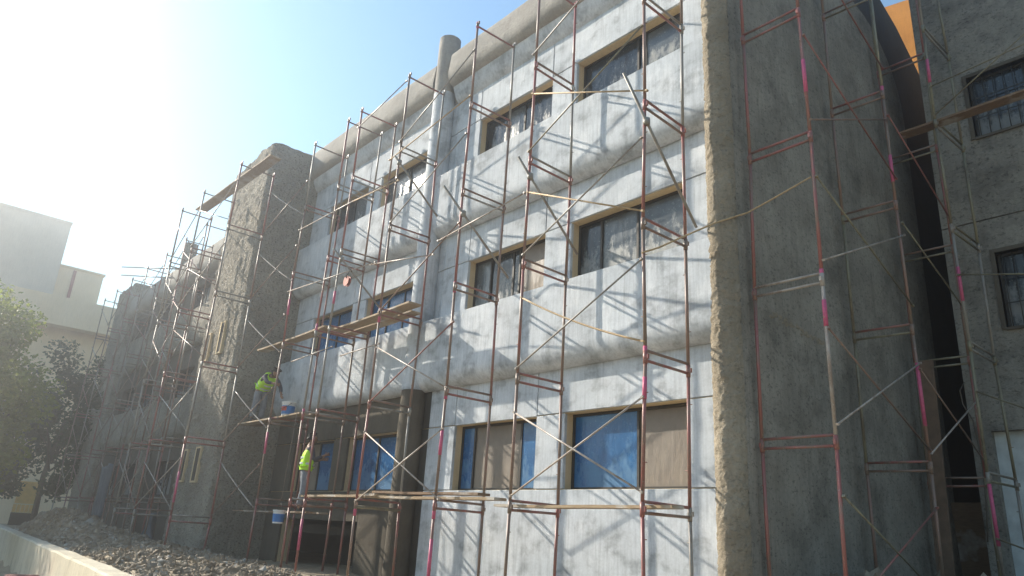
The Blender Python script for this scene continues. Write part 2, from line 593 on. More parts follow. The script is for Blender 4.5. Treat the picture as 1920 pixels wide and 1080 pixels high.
# rooms behind: dark back wall, floors and roof close the volume
rb = MB()
rb.box(-41.0, -5.5, 4.6, 4.9, ZB, 9.8)
for z in (-0.2, 3.1, 6.55, 9.6):
    rb.box(-41.0, -5.5, 0.36, 4.58, z, z + 0.2)
rb.box(-41.3, -41.05, 0.65, 4.9, ZB, 9.8)
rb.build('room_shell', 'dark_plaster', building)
rb = MB()
rb.box(SHADE_OPEN[0] - 0.3, SHADE_OPEN[1] + 0.3, 1.6, 1.7, ZB, 0.0)
rb.build('shade_recess_wall', 'dark_plaster', building)  # dark backing of the added opening

GAP = 0.010
def panel(x0, x1, z0, z1, mat, y=0.0, ov=(0, 0, 0, 0)):
    """a rendered wall panel standing 4 cm proud with a recessed joint round it"""
    m = MB()
    m.box(x0 + GAP - ov[0], x1 - GAP + ov[1], y, 0.065, z0 + GAP - ov[2], z1 - GAP + ov[3])
    o = m.build('wall_panel', mat, building, recalc=False)
    bv = o.modifiers.new('bevel', 'BEVEL')
    bv.width = 0.006
    bv.segments = 1
    return o

E4 = GAP + 0.004
for bname in ('right', 'left'):
    B = BAYS[bname]
    (a0, a1), (b0, b1) = B['wins']
    x0 = -12.38 if bname == 'right' else B['x0'] + 0.02
    x1 = B['x1'] if bname == 'right' else -12.98
    for k in range(3):
        mat = 'bare_plaster' if (bname == 'left' and k == 0) else 'painted_plaster'
        z1 = SB[k] + 0.12
        xs = [x0, a0, a1, x1] if bname == 'right' else [x0, a0, a1, x1]
        for i in range(3):
            panel(xs[i], xs[i + 1], HEAD[k], z1, mat, ov=(0, 0, E4 if i == 1 else 0, 0))
        zl = SILL[k] if k == 0 else SILL[k] - 0.25
        panel(x0, a0, zl, HEAD[k], mat, ov=(0, E4, 0, 0))
        panel(a1, b0, zl, HEAD[k], mat, ov=(E4, E4, 0, 0))
        panel(b1, x1, zl, HEAD[k], mat, ov=(E4, 0, 0, 0))
    if bname == 'right':
        panel(x0, x1, ZB, SILL[0], 'painted_plaster', ov=(0, 0, 0, 0.002))
    else:
        panel(x0, SHADE_OPEN[0], ZB, SILL[0], 'bare_plaster', ov=(0, E4, 0, 0))
        panel(SHADE_OPEN[0], SHADE_OPEN[1], SHADE_OPEN[3], SILL[0], 'bare_plaster', ov=(0, 0, E4, 0))
        panel(SHADE_OPEN[1], x1, ZB, SILL[0], 'bare_plaster', ov=(E4, 0, 0, 0))
# strip beside the round column
for z0, z1, mt in ((ZB, 2.0, 'dark_plaster'), (2.0, 2.87, 'dark_plaster'), (2.87, 5.45, 'painted_plaster'), (5.45, 8.88, 'painted_plaster'), (8.88, 9.75, 'painted_plaster'), (9.75, 10.95, 'parapet_plaster')):
    panel(-12.98, -12.38, z0, z1, mt, 0.012)

def band_profile(zt, zb, p, hc, n=8, y_in=0.03):
    pr = [(y_in, zt), (-p, zt), (-p, zt - 0.02), (-p, zt - 0.35), (-p, (zt + zb + hc) / 2), (-p, zb + hc + 0.12), (-p, zb + hc)]
    for i in range(1, n + 1):
        t = math.pi / 2 * i / n
        pr.append((-0.018 - (p - 0.018) * math.cos(t), zb + hc * (1 - math.sin(t))))
    pr += [(-0.018, zb + 0.045), (y_in, zb + 0.045)]        # a shadow gap where the band meets the wall
    return pr

for bname in ('right', 'left'):
    B = BAYS[bname]
    x0 = -12.86 if bname == 'right' else B['x0'] + 0.03
    x1 = -5.42 if bname == 'right' else -12.86
    for k in (0, 1):
        m = MB()
        m.strip_x(band_profile(ST[k + 1], SB[k], 0.285, 0.33), x0, x1, 0.25, 0.003, k * 9.1 + (3 if bname == 'left' else 0))
        m.build('spandrel_band', 'painted_plaster', building, sharp=50)
    # parapet: painted cove below, bare roll above
    xp0 = -12.42 if bname == 'right' else x0
    xp1 = x1 if bname == 'right' else -13.05
    m = MB()
    pr = [(0.03, 9.68), (-0.02, 9.70), (-0.10, 9.80), (-0.16, 9.93), (-0.20, 10.06), (-0.21, 10.16), (0.03, 10.16)]
    m.strip_x(pr, xp0, xp1, 0.25, 0.01, 31)
    m.build('parapet_cove', 'painted_plaster', building, sharp=50)
    m = MB()
    pr = [(0.03, 10.05), (-0.14, 10.06), (-0.26, 10.09), (-0.34, 10.17), (-0.38, 10.28), (-0.39, 10.40), (-0.37, 10.58), (-0.35, 10.75), (-0.34, 10.90), (-0.31, 10.95), (0.30, 10.95), (0.30, 10.05)]
    m.strip_x(pr, xp0, xp1, 0.12, 0.016, 57)
    m.build('parapet', 'parapet_plaster', building, sharp=60)

def ring_column(cx, cy, r, z0, z1, mat, name, a0=0, a1=360, dz=0.12, na=28, amp=0.006, rag=0.0, parent=building, facet=False):
    m = MB()
    nz = max(1, int((z1 - z0) / dz))
    full = abs(a1 - a0 - 360) < 1e-3
    cnt = na if full else na + 1
    for k in range(nz + 1):
        z = z0 + (z1 - z0) * k / nz
        for j in range(cnt):
            t = rad(a0 + (a1 - a0) * j / na)
            p = Vector((cx + math.cos(t) * r, cy + math.sin(t) * r, z))
            w = noise.noise(p * 2.0) * amp * 0.6 + noise.noise(p * 10.0) * amp * 0.9 + (noise.noise(p * 22.0) * amp * 0.9)
            if facet:
                w += random.uniform(-.6, .6) * amp
            zz = z + (noise.noise(p * 5) * rag if k == nz else 0)
            m.v.append((cx + math.cos(t) * (r + w), cy + math.sin(t) * (r + w), zz))
    for k in range(nz):
        for j in range(na):
            j2 = (j + 1) % cnt
            m.f.append((k * cnt + j, k * cnt + j2, (k + 1) * cnt + j2, (k + 1) * cnt + j))
            m.s.append(not facet)
    m.f.append(tuple(nz * cnt + j for j in range(cnt)))
    m.s.append(False)
    return m.build(name, mat, parent, sharp=60)

ring_column(-12.82, -0.15, 0.265, 2.78, 10.02, 'painted_plaster', 'column')
ring_column(-12.82, -0.15, 0.265, 10.02, 11.62, 'parapet_plaster', 'column_top')
ring_column(-12.82, -0.15, 0.26, ZB, 2.78, 'bare_plaster', 'column_foot')

# rough projecting stair towers: displaced sheets round front and sides
rnd_t = random.Random(77)
def rough_tower(x0, x1, y0, y1, z0, z1, mat, name, amp=0.05, r=0.14, side_mat=None, slope=0.0):
    path = []
    def line(a, b, st):
        n = max(1, int(round((Vector(b) - Vector(a)).length / st)))
        for i in range(n):
            path.append((Vector(a).lerp(Vector(b), i / n)))
    line((x0, y1), (x0, y0 + r), 0.2)
    for i in range(6):
        t = rad(180 + 15 * i)
        path.append(Vector((x0 + r + r * math.cos(t), y0 + r + r * math.sin(t))))
    line((x0 + r, y0), (x1 - r, y0), 0.055)
    for i in range(6):
        t = rad(270 + 15 * i)
        path.append(Vector((x1 - r + r * math.cos(t), y0 + r + r * math.sin(t))))
    line((x1, y0 + r), (x1, y1), 0.10)
    path.append(Vector((x1, y1)))
    m = MB()
    nz = int((z1 - z0) / 0.065)
    cnt = len(path)
    c = Vector(((x0 + x1) / 2, (y0 + y1) / 2))
    for k in range(nz + 1):
        z = z0 + (z1 - z0) * k / nz
        for i, p in enumerate(path):
            d = (path[min(i + 1, cnt - 1)] - path[max(i - 1, 0)]).normalized()
            n2 = Vector((d.y, -d.x))
            q = Vector((p.x, p.y, z))
            a = amp if p.y < y0 + 0.35 else amp * 0.35
            w = noise.noise(q * 0.8) * a * 0.3 + noise.noise(q * 7.9) * a * 0.40 + rnd_t.uniform(-.34, .34) * a + max(0.0, noise.noise(q * 3.1 + Vector((9, 1, 4))) - 0.45) * a * 2.5
            zt = z
            if k == nz:
                zt = z + noise.noise(Vector((p.x * 2.2, p.y * 2.2, 5))) * 0.12 + noise.noise(Vector((p.x * 7, p.y * 7, 2))) * 0.05 - slope * (x1 - p.x)
            elif k > nz - 8:
                zt = z - slope * (x1 - p.x) * (k - nz + 8) / 8
            m.v.append((p.x + n2.x * w, p.y + n2.y * w, zt))
    for k in range(nz):
        for i in range(cnt - 1):
            m.f.append((k * cnt + i, k * cnt + i + 1, (k + 1) * cnt + i + 1, (k + 1) * cnt + i))
            m.s.append(path[i].y > y0 + 0.45)
    m.f.append(tuple(nz * cnt + i for i in range(cnt)))
    m.s.append(False)
    return m.build(name, mat, building, recalc=False, sharp=58)

t1 = rough_tower(-22.5, -19.55, -1.6, 0.5, ZB, 10.85, 'spatter_plaster', 'stair_tower', slope=0.06)
t1['label'] = 'rough spattered stair tower projecting beside the painted bay'
t2 = rough_tower(-41.2, -38.3, -0.38, 0.6, ZB, 10.8, 'spatter_plaster', 'end_pier')
t2['label'] = 'rough pier at the far end of the building'

# narrow slit openings on the near tower (unpainted yellow reveals)
for (x, z, w_, h_) in ((-21.75, 4.75, 0.22, 0.85), (-20.75, 4.9, 0.26, 0.95), (-21.75, 1.35, 0.22, 0.9), (-20.75, 1.35, 0.3, 0.95)):
    m = MB()
    m.box(x - w_ / 2 - 0.05, x + w_ / 2 + 0.05, -1.668, -1.55, z - h_ / 2, z + h_ / 2)
    s = m.build('slit_window', 'reveal_plaster', building)
    m = MB()
    m.box(x - w_ / 2 + 0.05, x + w_ / 2, -1.672, -1.6, z - h_ / 2 + 0.05, z + h_ / 2 - 0.05)
    o = m.build('opening', 'dark_plaster', building)
    o.parent = s
    o.matrix_parent_inverse = Matrix()

# far bay between the towers (bare)
F = BAYS['far']
fo = [(w[0], w[1], SILL[k] - 0.1, HEAD[k] - 0.1) for w in F['wins'] for k in range(3)]
wall_grid(F['x0'], F['x1'], ZB, 9.9, fo, 0.0, 0.34).build('wall', 'bare_plaster', building, recalc=False)
for k in (0, 1):
    m = MB()
    m.strip_x(band_profile(ST[k + 1] - 0.1, SB[k] - 0.1, 0.27, 0.42), F['x0'] + 0.02, F['x1'], 0.3, 0.012, k * 5 + 70)
    m.build('spandrel_band', 'spatter_plaster', building, sharp=50)
m = MB()
pr = [(-0.002, 9.05), (-0.16, 9.1), (-0.30, 9.2), (-0.36, 9.4), (-0.36, 9.95), (-0.32, 10.05), (0.30, 10.05), (0.30, 9.05)]
m.strip_x(pr, F['x0'] + 0.02, F['x1'], 0.2, 0.02, 91)
m.build('parapet', 'parapet_plaster', building, sharp=60)
ring_column(-31.2, -0.12, 0.28, ZB, 11.05, 'spatter_plaster', 'column', amp=0.02)

# ------------------------------------------------------------------ windows
def window(x0, x1, z0, z1, splits, kinds, yb=0.20, parent=building, bars=0):
    fr = MB()
    t = 0.045
    zi0, zi1 = z0 - 0.02, z1 - 0.002
    fr.box(x0 + 0.002, x0 + t, yb, yb + 0.09, zi0, zi1)
    fr.box(x1 - t, x1 - 0.002, yb, yb + 0.09, zi0, zi1)
    fr.box(x0 + t, x1 - t, yb + 0.002, yb + 0.088, zi1 - t, zi1 - 0.002)
    fr.box(x0 + t, x1 - t, yb + 0.002, yb + 0.088, zi0, z0 + t)
    xs = [x0 + (x1 - x0) * s for s in splits]
    for s in xs[1:-1]:
        fr.box(s - 0.022, s + 0.022, yb + 0.012, yb + 0.075, z0 + t, zi1 - t)
    w = fr.build('window', 'frame_dark', parent)
    for i, kd in enumerate(kinds):
        a, b = xs[i] + (t if i == 0 else 0.022), xs[i + 1] - (t if i == len(kinds) - 1 else 0.022)
        p = MB()
        dy = 0.03 + 0.014 * (i % 2)
        p.box(a - 0.008, b + 0.008, yb + dy, yb + dy + 0.008, z0 + t - 0.008, zi1 - t + 0.008)
        po = p.build('pane', kd, None)
        po.parent = w
        if parent is not None:
            po.matrix_parent_inverse = Matrix()
    for i in range(bars):
        p = MB()
        xx = x0 + (x1 - x0) * (i + 0.5) / bars
        p.tube([(xx, yb - 0.05, z0 + 0.01), (xx, yb - 0.05, z1 - 0.01)], 0.009, 6)
        po = p.build('bar', 'steel_dark', None)
        po.parent = w
        po.matrix_parent_inverse = Matrix()
    return w

WK = {('right', 0, 0): ([0, .17, .74, 1], ['film_blue', 'film_brown', 'film_blue']),
      ('right', 0, 1): ([0, .56, 1], ['film_blue', 'film_brown']),
      ('right', 1, 0): ([0, .22, .52, .60, 1], ['film_grey', 'glass_dark', 'glass_dark', 'film_brown']),
      ('right', 1, 1): ([0, .22, .55, 1], ['glass_dark', 'film_grey', 'film_grey']),
      ('right', 2, 0): ([0, .3, .55, 1], ['glass_dark', 'film_grey', 'glass_dark']),
      ('right', 2, 1): ([0, .55, .62, 1], ['glass_dark', 'glass_dark', 'film_grey']),
      ('left', 0, 0): ([0, .5, 1], ['film_brown', 'film_blue']),
      ('left', 0, 1): ([0, .5, 1], ['film_blue', 'film_blue']),
      ('left', 1, 0): ([0, .5, 1], ['film_blue', 'film_blue']),
      ('left', 1, 1): ([0, .34, .68, 1], ['film_blue', 'film_blue', 'film_blue']),
      ('left', 2, 0): ([0, .5, 1], ['glass_dark', 'film_grey']),
      ('left', 2, 1): ([0, .5, 1], ['film_grey', 'film_grey'])}
for (bn, k, i), (sp, kd) in WK.items():
    w = BAYS[bn]['wins'][i]
    window(w[0], w[1], SILL[k], HEAD[k], sp, kd)
for w in F['wins']:
    for k in range(3):
        window(w[0], w[1], SILL[k] - 0.1, HEAD[k] - 0.1, [0, .5, 1], ['glass_dark', 'film_grey'])

# ------------------------------------------------------------------ the end wing with its rounded rough nose
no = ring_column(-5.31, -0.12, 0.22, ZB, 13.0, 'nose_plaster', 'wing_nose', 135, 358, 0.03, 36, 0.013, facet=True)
no['label'] = 'rough tan rounded nose of the end wing'
pts = [(-0.12, ZB), (7.0, ZB), (7.0, 9.3)]
for i in range(1, 9):
    t = math.pi / 2 * i / 8
    pts.append((5.0 + 2.0 * math.cos(t), 9.3 + 2.0 * math.sin(t)))
pts += [(4.2, 11.6), (3.2, 12.6), (-0.12, 13.0)]
m = MB()
n = len(pts)
for x in (-5.095, -5.45):
    for y, z in pts:
        m.v.append((x, y, z))
m.f = [tuple(range(n)), tuple(reversed(range(n, 2 * n)))] + [(i, (i + 1) % n, n + (i + 1) % n, n + i) for i in range(n)]
m.s = [False] * len(m.f)
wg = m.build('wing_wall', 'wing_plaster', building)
wg['label'] = 'dark shaded cement side wall of the end wing'
# recessed dark wall behind the wing in the slot between the two buildings
m = MB()
pts = [(1.0, ZB), (13.0, ZB), (13.0, 10.2), (9.5, 12.5), (8.63, 13.05), (7.7, 13.4), (5.0, 14.1), (1.0, 14.3)]
n = len(pts)
for x in (-5.52, -5.8):
    for y, z in pts:
        m.v.append((x, y, z))
m.f = [tuple(range(n)), tuple(reversed(range(n, 2 * n)))] + [(i, (i + 1) % n, n + (i + 1) % n, n + i) for i in range(n)]
m.s = [False] * len(m.f)
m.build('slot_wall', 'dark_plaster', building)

# ================================================================== rear building at the side
rear = thing('building', (-1.0, 6.2, -0.6), 'grey cement building with barred windows standing back behind the end wing', 'building')
RW = [(-3.52, -1.70, 7.78, 9.11), (-3.53, -1.70, 3.99, 5.40), (-4.02, -2.95, -0.3, 2.22)]
wall_grid(-4.33, 7.0, ZB, 6.07, RW[1:], 5.9, 6.2).build('wall', 'rear_plaster', rear, recalc=False)
wall_grid(-4.33, 7.0, 6.095, 13.2, RW[:1], 5.9, 6.2).build('wall', 'rear_plaster', rear, recalc=False)
m = MB()
m.box(-4.31, 7.0, 5.93, 6.18, 6.05, 6.11)
m.build('floor_joint', 'dark_plaster', rear)
m = MB()
m.box(-4.32, -4.02, 6.2, 14.0, ZB, 13.1)
m.box(-4.0, 7.0, 9.0, 9.2, ZB, 13.1)
m.build('side_wall', 'rear_plaster', rear)
for (a, b, c, d) in RW[:2]:
    w = window(a, b, c, d, [0, .5, 1], ['glass_dark', 'glass_dark'], 6.02, rear, 11)
    for zf in (0.33, 0.66):
        p = MB()
        p.box(a + 0.01, b - 0.01, 5.975, 5.985, c + (d - c) * zf - 0.012, c + (d - c) * zf + 0.012)
        po = p.build('crossbar', 'steel_dark', None)
        po.parent = w
        po.matrix_parent_inverse = Matrix()
    p = MB()
    p.box(a - 0.07, a, 5.87, 6.02, c - 0.03, d + 0.07)
    p.box(a + 0.002, b, 5.87, 6.02, d, d + 0.07)
    p.box(a + 0.002, b, 5.86, 6.02, c - 0.05, c)
    po = p.build('surround', 'bare_plaster', None)
    po.parent = w
    po.matrix_parent_inverse = Matrix()
a, b, c, d = RW[2]
m = MB()
m.box(a, a + 0.55, 6.05, 6.09, c, d)
dr = m.build('door', 'door_pale', rear)
m = MB()
m.box(a + 0.57, b, 6.06, 6.1, c, d)
m.build('door', 'board_brown', rear)
m = MB()
m.tube([(a + 0.45, 6.04, 0.9), (a + 0.45, 5.99, 0.92), (a + 0.45, 5.99, 1.05), (a + 0.45, 6.04, 1.07)], 0.012, 6)
h = m.build('handle', 'steel_dark', None)
h.parent = dr
h.matrix_parent_inverse = Matrix()

# orange rendered building far behind the slot, catching the sun above the roofs
orange = thing('building', (-5.5, 12.2, -1.0), 'orange rendered wall glimpsed high in the slot between two buildings', 'building')
m = MB()
pts = [(-11, ZB), (-2, ZB), (-2, 14.9), (-4.9, 15.5), (-5.25, 15.2), (-5.6, 15.9), (-6.2, 16.4), (-11, 17.2)]
n = len(pts)
for y in (12.0, 12.4):
    for x, z in pts:
        m.v.append((x, y, z))
m.f = [tuple(reversed(range(n))), tuple(range(n, 2 * n))] + [(i, (i + 1) % n, n + (i + 1) % n, n + i) for i in range(n)]
m.s = [False] * len(m.f)
m.build('wall', 'orange_plaster', orange)

# ================================================================== scaffolding
TUBE = 0.024
LV = [-1.42, 0.43, 2.28, 4.13, 5.98, 7.85, 9.70]
TUBES = ['tube_red', 'tube_rust', 'tube_red', 'tube_rust', 'tube_grey', 'tube_red']

def frame(parent, po, pi, levels, foot_o, foot_i, seed, mats=None, sleeves=()):
    """one stack of ladder frames: two posts, a pair of transoms at every joint"""
    rnd = random.Random(seed)
    po, pi = Vector(po), Vector(pi)
    base = (po + pi) / 2
    fr = thing('ladder_frame', (base.x, base.y, min(foot_o, foot_i)), parent=parent)
    top = levels[-1]
    dxy = (pi - po).normalized()
    side = Vector((-dxy.y, dxy.x, 0)) if abs(dxy.x) > abs(dxy.y) else Vector((1, 0, 0))
    jit = {}
    for nm, p, foot in (('o', po, foot_o), ('i', pi, foot_i)):
        pts = []
        zs = [foot] + [z for z in levels if z > foot + 0.2]
        for z in zs:
            pts.append(Vector((p.x + rnd.uniform(-.018, .018), p.y + rnd.uniform(-.018, .018), z)))
        pts[-1].z += 0.07
        jit[nm] = pts
        for k in range(len(pts) - 1):
            mt = rnd.choice(mats or TUBES)
            m = MB()
            m.tube([pts[k], pts[k + 1]], TUBE, 10)
            m.tube([pts[k + 1] - Vector((0, 0, 0.11)), pts[k + 1] + Vector((0, 0, 0.06 if k < len(pts) - 2 else -0.02))], TUBE * 1.28, 10)
            m.obox(pts[k + 1] - Vector((0, 0, 0.02)) + side * 0.03, side, dxy, (0, 0, 1), 0.022, 0.016, 0.03)
            for f in (0.28, 0.74):
                q = pts[k].lerp(pts[k + 1], f)
                s = rnd.choice((-1, 1))
                m.tube([q, q + side * s * 0.055], 0.007, 5)
            m.build('post', mt, fr)
    def at(nm, z):
        pts = jit[nm]
        for k in range(len(pts) - 1):
            if pts[k].z <= z <= pts[k + 1].z + 0.05:
                return pts[k].lerp(pts[k + 1], (z - pts[k].z) / (pts[k + 1].z - pts[k].z))
        return pts[-1] if z > pts[-1].z else pts[0]
    for z in levels:
        for dz in ((0.065, -0.065) if z < top - 0.1 else (-0.02,)):
            zz = z + dz
            if zz < max(foot_o, foot_i) + 0.25:
                continue
            a, b = at('o', zz), at('i', zz)
            b.z = zz + rnd.uniform(-.012, .012)
            a.z = zz
            m = MB()
            m.tube([a, b], TUBE * 0.82, 8)
            m.build('transom', rnd.choice(mats or TUBES), fr)
    for nm, z0, z1 in sleeves:
        m = MB()
        m.tube([at(nm, z0), at(nm, z1)], TUBE * 1.1 + 0.002, 10)
        m.build('sleeve', 'sleeve_pink', fr)
    return fr

def brace(parent, a, b, mat='tube_rust', r=0.0135, sag=0.0, name='brace', clip=True):
    a, b = Vector(a), Vector(b)
    m = MB()
    k = 1 if sag == 0 else 8
    pts = []
    for i in range(k + 1):
        t = i / k
        p = a.lerp(b, t)
        p.z -= sag * 4 * t * (1 - t)
        pts.append(p)
    m.tube(pts, r, 7)
    if clip:
        d = (b - a).normalized()
        for q in (a, b):
            m.obox(q, d, Vector((0, 1, 0)).cross(d) if abs(d.y) < .9 else Vector((1, 0, 0)).cross(d), Vector((0, 1, 0)) if abs(d.y) < .9 else Vector((1, 0, 0)), 0.018, 0.014, 0.02)
    return m.build(name, mat, parent)

YO, YI = -1.46, -0.50
sc_main = thing('scaffold', (-11, -1.0, -1.0), 'red and rusty tube scaffold standing in front of the painted bays', 'scaffold')
MAINX = [(-5.685, 0), (-8.09, 1), (-9.88, 2), (-12.36, 3), (-14.42, 4), (-15.08, 5), (-16.85, 6)]
SLV = {0: [('o', 1.72, 2.0), ('o', 2.18, 2.4)], 1: [],
       2: [('o', -0.75, -0.1), ('o', 0.2, 0.42), ('o', 1.2, 1.6), ('o', 2.12, 2.34), ('o', 4.0, 4.2), ('o', 9.62, 9.77)],
       3: [('o', 0.2, 0.45), ('o', 3.9, 4.2)], 4: [('o', -0.5, 0.1), ('o', 4.7, 5.0)],
       5: [('o', 2.15, 2.4), ('o', 4.1, 4.35)], 6: [('o', 1.5, 2.0), ('o', 4.9, 5.3)]}
for x, k in MAINX:
    lv = LV + ([11.55] if k == 0 else [])
    gz = ground_h(x, YO) - 0.02
    gi = ground_h(x, YI) - 0.02
    frame(sc_main, (x, YO, 0), (x + (0.01 if k else -0.01), YI, 0), lv, gz, gi, 40 + k, None, SLV.get(k, ()))
yb = YO - 0.035
BR = [((-12.36, 8.0), (-9.9, 9.1), 'tube_grey'), ((-12.3, 6.07), (-9.9, 7.2), 'tube_grey'), ((-12.3, 4.1), (-9.86, 5.32), 'tube_rust'),
      ((-12.3, 2.28), (-9.8, 3.45), 'tube_red'), ((-12.3, 1.72), (-9.75, 0.5), 'tube_pale'), ((-9.78, 1.62), (-12.3, 0.45), 'tube_pale'),
      ((-8.05, 0.55), (-5.68, 1.74), 'tube_pale'), ((-8.05, 1.74), (-5.68, 0.6), 'tube_pale'), ((-8.05, 2.40), (-5.68, 3.57), 'tube_grey'),
      ((-8.05, 5.35), (-5.68, 4.28), 'bamboo_tan'), ((-8.05, 7.22), (-5.6, 6.14), 'bamboo_tan'),
      ((-8.05, 4.24), (-5.68, 5.40), 'tube_grey'), ((-8.09, 6.12), (-5.70, 7.32), 'tube_olive'), ((-8.10, 8.05), (-5.68, 9.2), 'tube_grey'),
      ((-10.45, 5.13), (-8.1, 5.34), 'tube_pale'), ((-12.7, 7.68), (-9.9, 8.04), 'bamboo_tan'), ((-12.9, 5.26), (-10.6, 4.90), 'tube_pale'),
      ((-16.9, 5.50), (-12.7, 5.26), 'tube_pale'), ((-16.9, 7.2), (-12.3, 7.1), 'tube_pale'), ((-14.1, 7.12), (-12.2, 7.0), 'bamboo_tan'),
      ((-16.0, 3.58), (-14.1, 3.65), 'tube_pale'), ((-13.7, 3.40), (-12.2, 3.43), 'tube_pale'), ((-14.4, 9.2), (-12.36, 9.55), 'tube_pale'),
      ((-12.2, 3.35), (-9.8, 2.3), 'tube_pale')]
for i, (a, b, mt) in enumerate(BR):
    yy = yb - 0.014 * (i % 3)
    brace(sc_main, (a[0], yy, a[1]), (b[0], yy, b[1]), mt)
brace(sc_main, (-8.03, yb - 0.02, 3.52), (-5.66, yb - 0.02, 2.45), 'bamboo_tan', 0.015, 0.07)
# heavy tie tubes leaning from the outer posts to the wall
for x, y0, z0, y1, z1 in ((-5.64, -1.97, 6.22, -0.31, 4.42), (-8.05, -1.75, 5.90, -0.29, 4.62), (-9.83, -1.95, 5.90, -0.29, 4.60), (-14.36, -1.7, 5.95, -0.29, 4.85), (-12.32, -1.6, 7.6, -0.35, 6.6)):
    brace(sc_main, (x, y0, z0), (x, y1, z1), 'tube_grey', 0.022, 0, 'tie_tube', False)
    m = MB()
    f = (YO - y0) / (y1 - y0)
    m.lathe((x, YO, z0 + (z1 - z0) * f), [(0.0, -0.05), (0.05, -0.05), (0.05, 0.05), (0.0, 0.05)], 8)
    m.build('coupler', 'tube_grey', sc_main)
brace(sc_main, (-12.36, YO, 0.36), (-12.36, YI, 0.36), 'tube_olive', 0.03, 0, 'transom', False)

# tower scaffold (further out, round the rough stair tower)
sc_tower = thing('scaffold', (-20.8, -2.3, -0.8), 'tall tube scaffold wrapped round the rough stair tower', 'scaffold')
TLV = [-1.9, -0.05, 1.75, 3.6, 5.45, 7.3, 9.16]
TX = [-18.42, -21.3, -23.2]
for k, x in enumerate(TX):
    frame(sc_tower, (x, -2.78, 0), (x, -1.86, 0), [z + 0.1 * (k > 0) for z in TLV], ground_h(x, -2.78) - .02, ground_h(x, -1.9) - .02, 60 + k, ['tube_red', 'tube_rust', 'tube_grey'], [('o', 0.3, 1.0)] if k == 0 else ())
rb_ = random.Random(5)
for k in range(2):
    for z in TLV[1:-1]:
        brace(sc_tower, (TX[k], -2.80, z + 0.2), (TX[k + 1], -2.80, z + 1.35), rb_.choice(['tube_rust', 'tube_grey']))
        if rb_.random() < 0.8:
            brace(sc_tower, (TX[k], -2.82, z + 1.35), (TX[k + 1], -2.82, z + 0.2), rb_.choice(['tube_pale', 'tube_grey']))
for z in (-0.05, 1.75, 3.6, 5.45, 7.3):
    brace(sc_tower, (-18.42, -1.84, z + 1.35), (-16.87, -1.50, z + 0.35), 'tube_pale', 0.016, 0.03)
    brace(sc_tower, (-18.42, -1.86, z + 0.1), (-16.87, -1.52, z + 1.3), 'tube_rust')

# far bay scaffold
sc_far = thing('scaffold', (-31.5, -1.0, -0.6), 'rusty tube scaffold in front of the unpainted far bay and end tower', 'scaffold')
FX = [(-24.9, YO, YI), (-27.0, YO, YI), (-29.3, YO, YI), (-31.75, YO, YI), (-33.9, YO, YI), (-36.4, YO, YI), (-38.6, YO, YI)]
for k, (x, a, b) in enumerate(FX):
    lv = LV
    frame(sc_far, (x, a, 0), (x, b, 0), lv, ground_h(x, a) - .02, ground_h(x, b) - .02, 80 + k, ['tube_rust', 'tube_grey', 'tube_red'])
for k in range(6):
    for z in LV[1:-1]:
        (x0, y0, _), (x1, y1, _) = FX[k], FX[k + 1]
        brace(sc_far, (x0, y0 - .03, z + 0.2), (x1, y1 - .03, z + 1.35), rb_.choice(['tube_rust', 'tube_grey', 'tube_red']))
        if rb_.random() < 0.75:
            brace(sc_far, (x0, y0 - .05, z + 1.35), (x1, y1 - .05, z + 0.2), rb_.choice(['tube_rust', 'tube_grey']))

# wing scaffold: frames square to the side wall
sc_wing = thing('scaffold', (-4.5, 2.5, -0.4), 'red and white worn tube scaffold beside the dark side wall of the end wing', 'scaffold')
WLV = [-0.78, 1.33, 3.40, 5.50, 7.60, 9.70, 11.8]
for k, (y, s) in enumerate(((0.12, [('o', 2.75, 3.1), ('o', 3.42, 3.52), ('o', 6.2, 6.75)]), (3.0, [('o', 1.9, 2.85), ('o', 5.9, 6.4), ('o', 7.5, 7.75)]), (5.45, []))):
    frame(sc_wing, (-4.06, y, 0), (-5.0 if k == 0 else -4.94, y, 0), WLV, ground_h(-4.06, y) - .02, ground_h(-5.0, y) - .02, 100 + k, ['tube_red', 'tube_pale', 'tube_red', 'tube_red'] if k == 0 else ['tube_rust', 'tube_olive', 'tube_red'], s)
WB = [((0.12, 7.15), (3.0, 5.95)), ((0.12, 4.85), (3.0, 3.75)), ((0.12, 2.72), (3.0, 1.55)), ((0.12, 1.52), (3.0, 2.84)), ((0.3, -0.45), (3.0, 0.75)), ((0.12, 0.68), (2.4, -0.3)),
      ((0.12, 5.74), (3.0, 7.07)), ((0.12, 3.64), (3.0, 4.93)), ((3.0, 7.15), (5.45, 6.05)), ((3.0, 5.15), (5.45, 4.3)), ((3.0, 2.75), (5.45, 1.6)), ((3.0, 1.5), (5.45, 2.7)), ((0.12, 9.3), (3.0, 8.1))]
for i, (a, b) in enumerate(WB):
    brace(sc_wing, (-4.02 + 0.012 * (i % 2), a[0], a[1]), (-4.02 + 0.012 * (i % 2), b[0], b[1]), ['tube_red', 'tube_olive', 'tube_rust', 'tube_pale'][i % 4])

